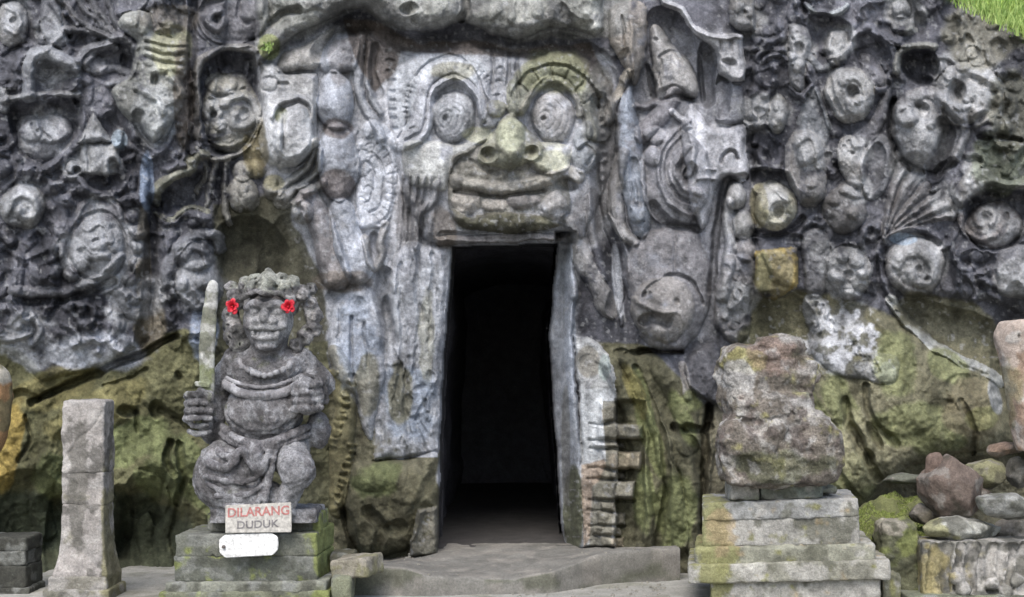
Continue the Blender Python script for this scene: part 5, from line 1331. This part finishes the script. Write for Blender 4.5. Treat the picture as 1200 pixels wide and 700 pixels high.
# neck and head
S.ell((316, 398, 4), (22, 20, 20), None, 5)
S.ell((316, 376, 10), (29, 33, 24), None, 4); S.ell((316, 398, 18), (19, 13, 15), None, 4)
S.path([(294, 362, 26), (304, 357, 32), (316, 361, 34), (328, 357, 32), (340, 362, 26)], 4.4, None, 2)
S.ell((304, 367, 34), (8, 5, 6), None, 2, True); S.ell((329, 367, 34), (8, 5, 6), None, 2, True); S.ell((304, 367, 27), (6.5, 5.5, 6.5), None, .8); S.ell((329, 367, 27), (6.5, 5.5, 6.5), None, .8)
S.path([(295, 368, 32), (304, 362, 36), (312, 368, 34)], 1.1, None, .6, True); S.path([(321, 368, 34), (329, 362, 36), (338, 368, 32)], 1.1, None, .6, True)
S.ell((316, 372, 36), (6, 9, 8), None, 1.5); S.ell((307, 378, 35), (6.5, 5, 6), None, 1); S.ell((325, 378, 35), (6.5, 5, 6), None, 1)
S.ell((300, 380, 26), (8, 7, 6), None, 3); S.ell((333, 380, 26), (8, 7, 6), None, 3)
S.path([(294, 383, 28), (305, 385, 34), (316, 384, 36), (327, 385, 34), (338, 383, 28)], 3.6, None, 1.5)
S.path([(298, 391, 30), (316, 390, 35), (335, 391, 30)], 2.8, None, 1, True)
for x in range(303, 331, 5): S.ell((x, 392, 33), (2.3, 2.2, 1.6), None, .6)
S.path([(302, 396, 30), (316, 397, 35), (331, 396, 30)], 2.6, None, 1.5); S.path([(304, 402, 31), (316, 403, 34), (328, 402, 31)], 1.2, None, 1, True); S.ell((316, 407, 26), (13, 5, 8), None, 2)
S.ell((302, 393, 33), (2.4, 5, 3), None, .5); S.ell((331, 393, 33), (2.4, 5, 3), None, .5)
S.rough(.7, 6, 64, 2)
carve("body", S, GD, M_CARVE, GB, GC, gd, .5, 61)
# tall curly headdress
S = Solid((255, 312, -60), (385, 440, 44), 1.5)
S.ell((316, 352, -8), (34, 30, 24), None, 4)
S.path([(287, 352, 22), (300, 346, 32), (316, 345, 36), (332, 346, 32), (346, 352, 22)], 3.6, None, 1.5)
for x, y, z, r in ((316, 333, 14, 13), (304, 335, 12, 10), (328, 335, 12, 10), (290, 337, 8, 10), (342, 338, 8, 10), (280, 345, 0, 9), (353, 343, 0, 10), (296, 342, 20, 8), (336, 342, 20, 8), (316, 342, 24, 9), (274, 356, -6, 10), (362, 356, -6, 10), (268, 368, -10, 10), (366, 370, -8, 11), (270, 380, -10, 11), (364, 386, -8, 11), (272, 394, -6, 12), (281, 404, 0, 12), (280, 390, 4, 11), (290, 396, 2, 9), (356, 396, -4, 10), (348, 404, 0, 9), (270, 336, -8, 8), (362, 338, -10, 8), (316, 325, 8, 9), (302, 328, 6, 8), (330, 328, 6, 8), (288, 331, 2, 8), (344, 331, 2, 8), (276, 346, 6, 8), (356, 346, 6, 8)):
    S.ell((x, y, z), (r, r, r), None, 2)
    q_ = (x * 7 + y * 3) % 5 - 2; S.ell((x + q_, y + 1 - q_ * .5, z + r * .95), (r * .22, r * .3, r * .35), None, 1, True)
for x, y in ((308, 334), (324, 334), (298, 342), (334, 342), (316, 330)): S.ell((x, y, 26), (3, 3, 3), None, 1)
S.rough(2.6, 8, 63); S.rough(2.0, 4, 64, 2)
carve("curly_hair", S, GD, M_CARVE, (.17, .165, .165), [((.36, .35, .345), 12, .46, .56, .85), ((.07, .07, .065), 16, .55, .65, .7), ((.3, .31, .26), 10, .4, .55, .7, (316, 328, 40, 12))], gd, .5, 63)
# necklace and chest band
S = Solid((262, 415, -10), (362, 480, 50), 1.3)
S.path([(284, 424, 14), (296, 434, 20), (314, 440, 23), (334, 435, 20), (344, 424, 14)], 4.0, None, 1)
for k in range(9):
    t = k / 8; S.ell((288 + t * 54, 430 + 10 * math.sin(math.pi * t), 21 + 8 * math.sin(math.pi * t)), (3.6, 4, 3.4), None, .6)
S.path([(266, 450, 12), (284, 459, 29), (311, 464, 35), (338, 459, 29), (356, 448, 12)], 5.4, None, 1); S.path([(268, 443, 12), (288, 450, 27), (311, 454, 31), (334, 450, 27), (354, 441, 12)], 2.4, None, .5)
for k in range(12):
    t = k / 11; S.ell((274 + t * 74, 453 + 10 * math.sin(math.pi * t), 22 + 18 * math.sin(math.pi * t)), (2.8, 3.4, 3), None, .6)
S.rough(1.1, 5, 65); carve("necklace", S, GD, M_STONE, (.20, .195, .20), GC[:2], gd, .5, 65)
# cloth round the hips with a tassel
S = Solid((225, 492, -50), (395, 612, 66), 1.5)
S.path([(264, 500, 12), (284, 514, 28), (311, 519, 33), (338, 512, 30), (362, 500, 12)], 5, None, 2); S.path([(262, 508, 14), (284, 521, 30), (311, 525, 34), (340, 519, 30), (364, 508, 12)], 3, None, 1)
S.path([(252, 540, 38), (270, 546, 42), (282, 540, 42), (284, 530, 38)], 5, None, 2); S.path([(262, 526, 30), (276, 534, 38), (292, 526, 38), (300, 540, 40), (312, 552, 42)], 4.5, None, 2)
S.ell((306, 524, 34), (9, 10, 8), None, 2); S.cap((308, 530, 38), (310, 548, 42), 7, 4.5, 2)
S.path([(326, 516, 32), (320, 534, 40), (316, 548, 42)], 4, None, 2)
for p_ in ([(322, 548, 38), (314, 566, 42), (296, 576, 44), (262, 578, 40)], [(320, 562, 38), (312, 578, 42), (304, 588, 44), (272, 590, 42)], [(326, 534, 36), (306, 558, 44), (284, 562, 43), (250, 556, 40)], [(240, 546, 28), (252, 564, 37), (268, 572, 41)], [(330, 520, 34), (326, 545, 42), (320, 575, 42), (314, 594, 36)]): S.path([(q[0], q[1], q[2] - 1.6) for q in p_], 2.6, 3.4, 2)
S.path([(246, 530, 22), (236, 552, 20), (242, 580, 22)], 3, None, 2)
S.rough(1.5, 8, 67); S.rough(.8, 4, 68, 2)
carve("hip_cloth", S, GD, M_CARVE, (.155, .15, .155), GC[:2], gd, .5, 67)
# sword
S = Solid((220, 325, 0), (275, 525, 40), 1.3)
for k in range(14):
    t = k / 13; y = 340 + t * 118; x = 253 - 6 * t - 3 * math.sin(math.pi * t); w = 4 + 5.2 * math.sin(math.pi * (.18 + .55 * t))
    S.ell((x, y, 18), (w, 11, 4.2), None, 4)
S.cap((255, 336, 18), (250, 346, 18), 4.5, 5, 2); S.box((242, 451, 18), (9, 3, 7), (0, 0, 5), 1, 1); S.cap((241, 454, 18), (236, 498, 18), 4.4, 4.4, 1)
S.path([(252, 350, 23), (244, 400, 23), (243, 445, 23)], .9, None, .5, True)
S.rough(.9, 8, 69); S.rough(.5, 4, 70)
carve("sword", S, GD, M_STONE, (.19, .195, .155), [((.33, .33, .31), 12, .5, .6, .7), ((.15, .17, .075), 18, .45, .6, .7), ((.5, .5, .48), 10, .4, .55, .8, (255, 338, 8, 8))], gd, .35, 69)

# red hibiscus behind the ears
def plain(name, col, rough=.6, sss=0):
    m = bpy.data.materials.new(name); m.use_nodes = True; nt = m.node_tree; b = nt.nodes["Principled BSDF"]
    n = nt.nodes.new("ShaderNodeTexNoise"); n.inputs["Scale"].default_value = 60; n.inputs["Detail"].default_value = 5
    g = nt.nodes.new("ShaderNodeNewGeometry"); nt.links.new(g.outputs["Position"], n.inputs["Vector"])
    r = nt.nodes.new("ShaderNodeMapRange"); r.inputs[1].default_value = .3; r.inputs[2].default_value = .7; r.inputs[3].default_value = .6; r.inputs[4].default_value = 1.2
    nt.links.new(n.outputs[0], r.inputs[0]); v = nt.nodes.new("ShaderNodeVectorMath"); v.operation = 'SCALE'; v.inputs[0].default_value = col
    nt.links.new(r.outputs[0], v.inputs["Scale"]); nt.links.new(v.outputs[0], b.inputs["Base Color"]); b.inputs["Roughness"].default_value = rough
    return m
M_RED = plain("red_petals", (.60, .02, .04), .55); M_STAMEN = plain("yellow_stamen", (.7, .45, .08)); M_GREEN = plain("leaf_green", (.07, .14, .03))
def flower(u, v, label, tilt):
    c = np.array(P(u, v, GD)) + np.array((0, -.165, 0)); s = PX * GD / 10
    t = thing("hibiscus_flower", label, "flower", tuple(c), "red flowers tucked into the statue's hair")
    for k in range(10):                               # two rings of cupped, ruffled petals
        inn = .68 if k > 4 else 1.0; a0 = R(72 * k + tilt + (36 if k > 4 else 0)); vs, fs = [], []; n, m = 8, 7
        for i in range(n):
            r_ = i / (n - 1)
            for j in range(m):
                q = (j / (m - 1) - .5) * 2; wid = .62 * math.sin(math.pi * min(.16 + r_ * .62, .8))
                a = a0 + q * wid; rad = (1.2 + r_ * (6.6 + .9 * math.sin(k * 2.7 + tilt)) * inn * (1 - .16 * q * q)) * s
                dep = (2.0 + (5.2 + 1.6 * (inn < 1)) * math.sin(r_ * (2.0 if inn == 1 else 1.5)) + .7 * math.sin(q * 7 + k) * r_) * s
                vs.append((math.cos(a) * rad, -dep - k * .0006, math.sin(a) * rad * 1.18))
        for i in range(n - 1):
            for j in range(m - 1): fs.append((i * m + j, i * m + j + 1, (i + 1) * m + j + 1, (i + 1) * m + j))
        p = mesh_obj("petal", vs, fs, M_RED, None, t); sm = p.modifiers.new("thick", 'SOLIDIFY'); sm.thickness = .0015
    vs, fs = [], []
    for i in range(5):
        for j in range(8):
            a = j * math.pi / 4; rr = (1.2, .9, .8, 1.3, .3)[i] * s; vs.append((math.cos(a) * rr, -(1 + i * 2.6) * s, math.sin(a) * rr - i * .3 * s))
    for i in range(4):
        for j in range(8): fs.append((i * 8 + j, i * 8 + (j + 1) % 8, (i + 1) * 8 + (j + 1) % 8, (i + 1) * 8 + j))
    mesh_obj("stamen", vs, fs, M_STAMEN if False else M_RED, None, t)
    vs = [(0, 0, 0)] + [(math.cos(R(60 * i)) * 3 * s, -1.2 * s, math.sin(R(60 * i)) * 3 * s) for i in range(6)]
    mesh_obj("calyx", vs, [(0, i + 1, (i + 1) % 6 + 1) for i in range(6)], M_GREEN, None, t)
flower(280, 361, "red flower tucked into the statue's hair beside the sword tip", 10)
flower(344, 361, "red flower tucked into the statue's hair on the side away from the sword", 40)

# =================================================================== headless statue
hs = thing("headless_statue", "headless, badly eroded seated stone statue with pinkish and mossy patches", "statue", P(915, 568, 8.5))
HC = [((.34, .325, .30), 16, .50, .60, .8), ((.12, .10, .09), 20, .55, .65, .75), ((.30, .28, .12), 16, .42, .56, .8, (868, 424, 26, 16)), ((.22, .15, .125), 18, .42, .58, .5, (905, 418, 36, 24)), ((.13, .14, .08), 24, .45, .6, .6, (910, 545, 60, 20)), ((.42, .41, .39), 14, .42, .55, .8, (862, 440, 18, 16))]
S = Solid((832, 378, -80), (998, 580, 50), 1.6)
S.box((894, 446, -20), (46, 40, 32), (0, 10, 2), 14, 4); S.ell((915, 412, -16), (34, 17, 26), None, 8); S.ell((916, 408, -14), (26, 13, 24), None, 8); S.ell((868, 424, -14), (22, 16, 24), None, 5)
S.ell((906, 522, -10), (62, 48, 40), None, 10); S.box((908, 540, -14), (62, 26, 36), (0, 0, 0), 14, 6); S.box((905, 478, -14), (48, 20, 32), None, 12, 8); S.ell((958, 524, 2), (28, 44, 30), (0, 0, -18), 5); S.ell((868, 520, 4), (26, 38, 28), None, 6); S.ell((908, 560, -10), (52, 14, 36), None, 5)
S.ell((945, 436, -10), (15, 22, 16), None, 3); S.ell((949, 428, 0), (8, 7, 8), None, 2); S.ell((944, 452, -2), (9, 8, 9), None, 2)
S.path([(848, 486, 14), (880, 492, 22), (915, 488, 20), (940, 478, 10)], 2.0, None, 3, True); S.path([(852, 464, 14), (880, 470, 20), (930, 466, 16)], 2, None, 2, True); S.path([(930, 485, 22), (922, 520, 34), (930, 556, 30)], 3, None, 3, True)
S.ell((870, 548, 26), (18, 16, 12), None, 6, True); S.ell((905, 500, 28), (14, 10, 8), None, 4)
S.strata(5.0, 14, 81); S.rough(5.5, 22, 82); S.rough(3.2, 8, 83, 2)
carve("torso", S, 8.5, M_CARVE, (.175, .155, .13), HC, hs, .5, 81)

# =================================================================== signs
M_WHITE = plain("weathered_white_board", (.46, .44, .40), .7); M_PAINTW = plain("white_plaque", (.72, .72, .70), .6)
M_REDP = plain("faded_red_paint", (.42, .17, .155), .8); M_BLKP = plain("faded_black_paint", (.19, .18, .18), .8)
def plate(name, outline, D, thick, mat, z=0, parent=None, bev=.004, origin=None):
    import bmesh
    bm = bmesh.new(); s = PX * D / 10
    vs = [bm.verts.new(((u - CX) * s, D - 10 - z, ZC + (CY - v) * s)) for u, v in outline]
    f = bm.faces.new(vs); ex = bmesh.ops.extrude_face_region(bm, geom=[f])
    for v in ex["geom"]:
        if isinstance(v, bmesh.types.BMVert): v.co.y += thick
    bmesh.ops.recalc_face_normals(bm, faces=bm.faces)
    bmesh.ops.bevel(bm, geom=list(bm.edges), offset=bev, segments=2, affect='EDGES')
    me = bpy.data.meshes.new(name); bm.to_mesh(me); bm.free(); me.materials.append(mat)
    o = bpy.data.objects.new(name, me); link(o)
    if origin is not None:
        me.transform(__import__("mathutils").Matrix.Translation(-Vector(origin))); o.location = origin
    if parent is not None:
        me.transform(__import__("mathutils").Matrix.Translation(-Vector(parent.location))); o.parent = parent
    return o
SD = 8.36
sg = thing("warning_sign", "small weathered white board lettered in red and black, leaning under the guardian statue", "sign", P(302, 624, SD))
plate("board", [(264, 592.5), (341, 589), (341.5, 618), (341, 624), (264, 625)], SD, .018, M_WHITE, 0, sg, .003)
def word(txt, u0, u1, v0, v1, mat, name):
    cu = bpy.data.curves.new(name, 'FONT'); cu.body = txt; cu.size = 1; cu.extrude = .004; cu.offset = .018; cu.resolution_u = 4
    o = bpy.data.objects.new(name, cu); COL.objects.link(o)
    dg = bpy.context.evaluated_depsgraph_get(); me = bpy.data.meshes.new_from_object(o.evaluated_get(dg))
    bpy.data.objects.remove(o); n = len(me.vertices); a = np.zeros(n * 3, np.float32); me.vertices.foreach_get("co", a); a = a.reshape(-1, 3)
    lo, hi = a.min(0), a.max(0); s = PX * SD / 10
    u = u0 + (a[:, 0] - lo[0]) / (hi[0] - lo[0]) * (u1 - u0); v = v1 - (a[:, 1] - lo[1]) / (hi[1] - lo[1]) * (v1 - v0) - (u - 302) * .045
    w = np.stack([(u - CX) * s, np.full(n, SD - 10.0) - .0012 - (a[:, 2] > (lo[2] + hi[2]) / 2) * .0012, ZC + (CY - v) * s], -1) - np.array(sg.location)
    me.vertices.foreach_set("co", w.astype(np.float32).ravel()); me.update(); me.materials.clear(); me.materials.append(mat)
    t = bpy.data.objects.new(name, me); link(t, sg); return t
word("DILARANG", 267, 339, 594, 605, M_REDP, "red_lettering")
word("DUDUK", 278, 327, 610, 619, M_BLKP, "black_lettering")
wp = plate("blank_plaque", [(257, 632), (263, 627.5), (280, 626), (318, 625), (325, 629), (326, 637), (325, 645), (319, 651), (290, 652.5), (264, 654), (257.5, 648), (256.5, 640)], 8.37, .022, M_PAINTW, 0, None, .004, P(291, 654, 8.37))
tag(wp, "blank white oval plaque hanging on the front of the guardian's pedestal", "plaque")
hl = Solid((256, 632, -3), (268, 646, 6), .8); hl.ell((262, 641, 0), (2.6, 2.2, 1.6), None, .5)
carve("screw", hl, 8.36, plain("rusty_screw", (.12, .10, .09)), (.1, .1, .1), (), wp)

# =================================================================== moss mound and grass
rgm = np.random.RandomState(5)
def blades(name, pts, hgt, wid, mat, lean=.5):
    vs, fs = [], []
    for (x, y, z) in pts:
        a = rgm.uniform(0, 6.283); h = hgt * rgm.uniform(.5, 1.3); w = wid * rgm.uniform(.6, 1.3); l = lean * h * rgm.uniform(-1, 1); l2 = lean * h * rgm.uniform(-1, .3)
        dx, dy = math.cos(a) * w, math.sin(a) * w; b = len(vs)
        vs += [(x - dx, y - dy, z), (x + dx, y + dy, z), (x + dx * .7 + l * .4, y + dy * .7 + l2 * .4, z + h * .6), (x - dx * .7 + l * .4, y - dy * .7 + l2 * .4, z + h * .6), (x + l, y + l2, z + h), (x + l, y + l2, z + h * .99)]
        fs += [(b, b + 1, b + 2, b + 3), (b + 3, b + 2, b + 4, b + 5)]
    return mesh_obj(name, vs, fs, mat, None, None, True)
def leaf_mat(name, c1, c2):
    m = bpy.data.materials.new(name); m.use_nodes = True; nt = m.node_tree; b = nt.nodes["Principled BSDF"]
    g = nt.nodes.new("ShaderNodeNewGeometry"); mx = nt.nodes.new("ShaderNodeMix"); mx.data_type = 'RGBA'
    nt.links.new(g.outputs["Random Per Island"], mx.inputs[0]); mx.inputs[6].default_value = (*c1, 1); mx.inputs[7].default_value = (*c2, 1)
    nt.links.new(mx.outputs[2], b.inputs["Base Color"]); b.inputs["Roughness"].default_value = .6
    return m
M_GRASS = leaf_mat("slope_grass", (.15, .26, .05), (.34, .44, .13)); M_MOSSB = leaf_mat("bright_moss", (.16, .20, .05), (.29, .34, .10)); M_WEED = leaf_mat("weed_leaves", (.09, .16, .03), (.24, .33, .08))
# grass slope above the right corner of the wall
pts = []
while len(pts) < 9000:
    u, v = rgm.uniform(1100, 1330), rgm.uniform(-60, 70)
    if (u - 1108) * .55 - v + rgm.uniform(-8, 8) < 4: continue
    i, j = np.searchsorted(GU, u), np.searchsorted(GV, v); q = POS[min(j, nv - 1), min(i, nu - 1)]; pts.append(tuple(q))
g1 = blades("grass", pts, .07, .006, M_GRASS); tag(g1, "bright green grass on the slope above the right corner of the carved wall", "grass", kind="stuff")
# moss mound in the hollow at the right
X, Y = np.meshgrid(np.linspace(1000, 1100, 50), np.linspace(-1.15, -.55, 40)); 
def moundz(u, y): return ZC + (CY - 628 + 46 * (y + 1.15) / .6 - 10 * ((u - 1050) / 50) ** 2) * PX * (10 + y) / 10 + (fbm(u, y * 120, 14, 91, 3) - .5) * .12
Zm = moundz(X, Y); Vm = np.stack([(X - CX) * PX * (10 + Y) / 10, Y, Zm], -1)
skirt = Vm[0].copy(); skirt[:, 2] = -.05; Vm = np.concatenate([skirt[None], Vm]); n, m = Vm.shape[:2]; id_ = np.arange(n * m).reshape(n, m)
mo = mesh_obj("moss_mound", Vm.reshape(-1, 3), np.stack([id_[:-1, :-1], id_[:-1, 1:], id_[1:, 1:], id_[1:, :-1]], -1).reshape(-1, 4), M_STONE, np.tile(np.array((.11, .118, .05)), (n * m, 1)) * (.6 + .8 * fbm(Vm.reshape(-1, 3)[:, 0] * 100, Vm.reshape(-1, 3)[:, 1] * 100, 12, 92, 3)[:, None]))
tag(mo, "bright green moss mound in the hollow right of the stepped pedestal", "moss", kind="stuff")
pts = []
for _ in range(9000):
    u, y = rgm.uniform(1002, 1098), rgm.uniform(-1.16, -.56)
    if vnoise(np.float32(u), np.float32(y * 150), 13, 93) < .42: continue
    pts.append(((u - CX) * PX * (10 + y) / 10, y, float(moundz(np.float32(u), np.float32(y))) - .004))
g2 = blades("moss_tufts", pts, .014, .005, M_MOSSB); tag(g2, "short bright moss tufts growing over the mound right of the stepped pedestal", "moss", kind="stuff")
# small weed on the ledge left of the face
def weed(u, v, label, nlf, size, spread):
    i, j = np.searchsorted(GU, u), np.searchsorted(GV, v); q = POS[j, i]; vs, fs = [], []
    for _ in range(nlf):
        o_ = np.array((rgm.normal(0, spread), -.01 - abs(rgm.normal(0, .015)), rgm.normal(0, spread))); a = rgm.uniform(0, 6.28); d = np.array((math.cos(a), rgm.uniform(-.8, .1), math.sin(a))); d /= np.linalg.norm(d)
        p = np.cross(d, (0, 1, 0)); p /= np.linalg.norm(p) + 1e-6; L = size * rgm.uniform(.6, 1.3); b = len(vs)
        vs += [tuple(o_), tuple(o_ + d * L * .5 + p * L * .28), tuple(o_ + d * L + np.array((0, 0, -.2 * L))), tuple(o_ + d * L * .5 - p * L * .28)]; fs.append((b, b + 1, b + 2, b + 3))
    o = mesh_obj("weed_plant", vs, fs, M_WEED, None, None, True); o.location = tuple(q); return tag(o, label, "plant")
weed(314, 55, "small leafy weed at the left end of the ledge, beside the pale carved leaf", 70, .022, .014)

# grit and crumbs of stone on the step and the paving
vs, fs = [], []
for _ in range(260):
    x = rgm.uniform(-.7, 1.0); y = rgm.uniform(-1.25, -.4); jx = int(np.argmin(np.abs(fX - x)))
    z = float(fZ[jx]) - .004 if y > fD[jx] - 10 + .03 else (-.068 if y < fD[jx] - 10 - .03 else None)
    if z is None: continue
    r_ = rgm.uniform(.003, .012); b = len(vs)
    for dz, rr in ((0, 1), (.7, .7)):
        for q in range(5): a = q * 1.2566 + rgm.uniform(-.3, .3); vs.append((x + math.cos(a) * r_ * rr, y + math.sin(a) * r_ * rr, z + dz * r_))
    for q in range(5): fs.append((b + q, b + (q + 1) % 5, b + 5 + (q + 1) % 5, b + 5 + q))
    fs += [(b + 5, b + 6, b + 7, b + 8), (b + 5, b + 8, b + 9, b + 9 - 4)][:1]
gt = mesh_obj("grit", vs, fs, M_PAVE, np.tile(np.array((.22, .21, .18)), (len(vs), 1)), None, False); tag(gt, "small stone crumbs and grit scattered over the doorstep and paving", "grit", kind="stuff")
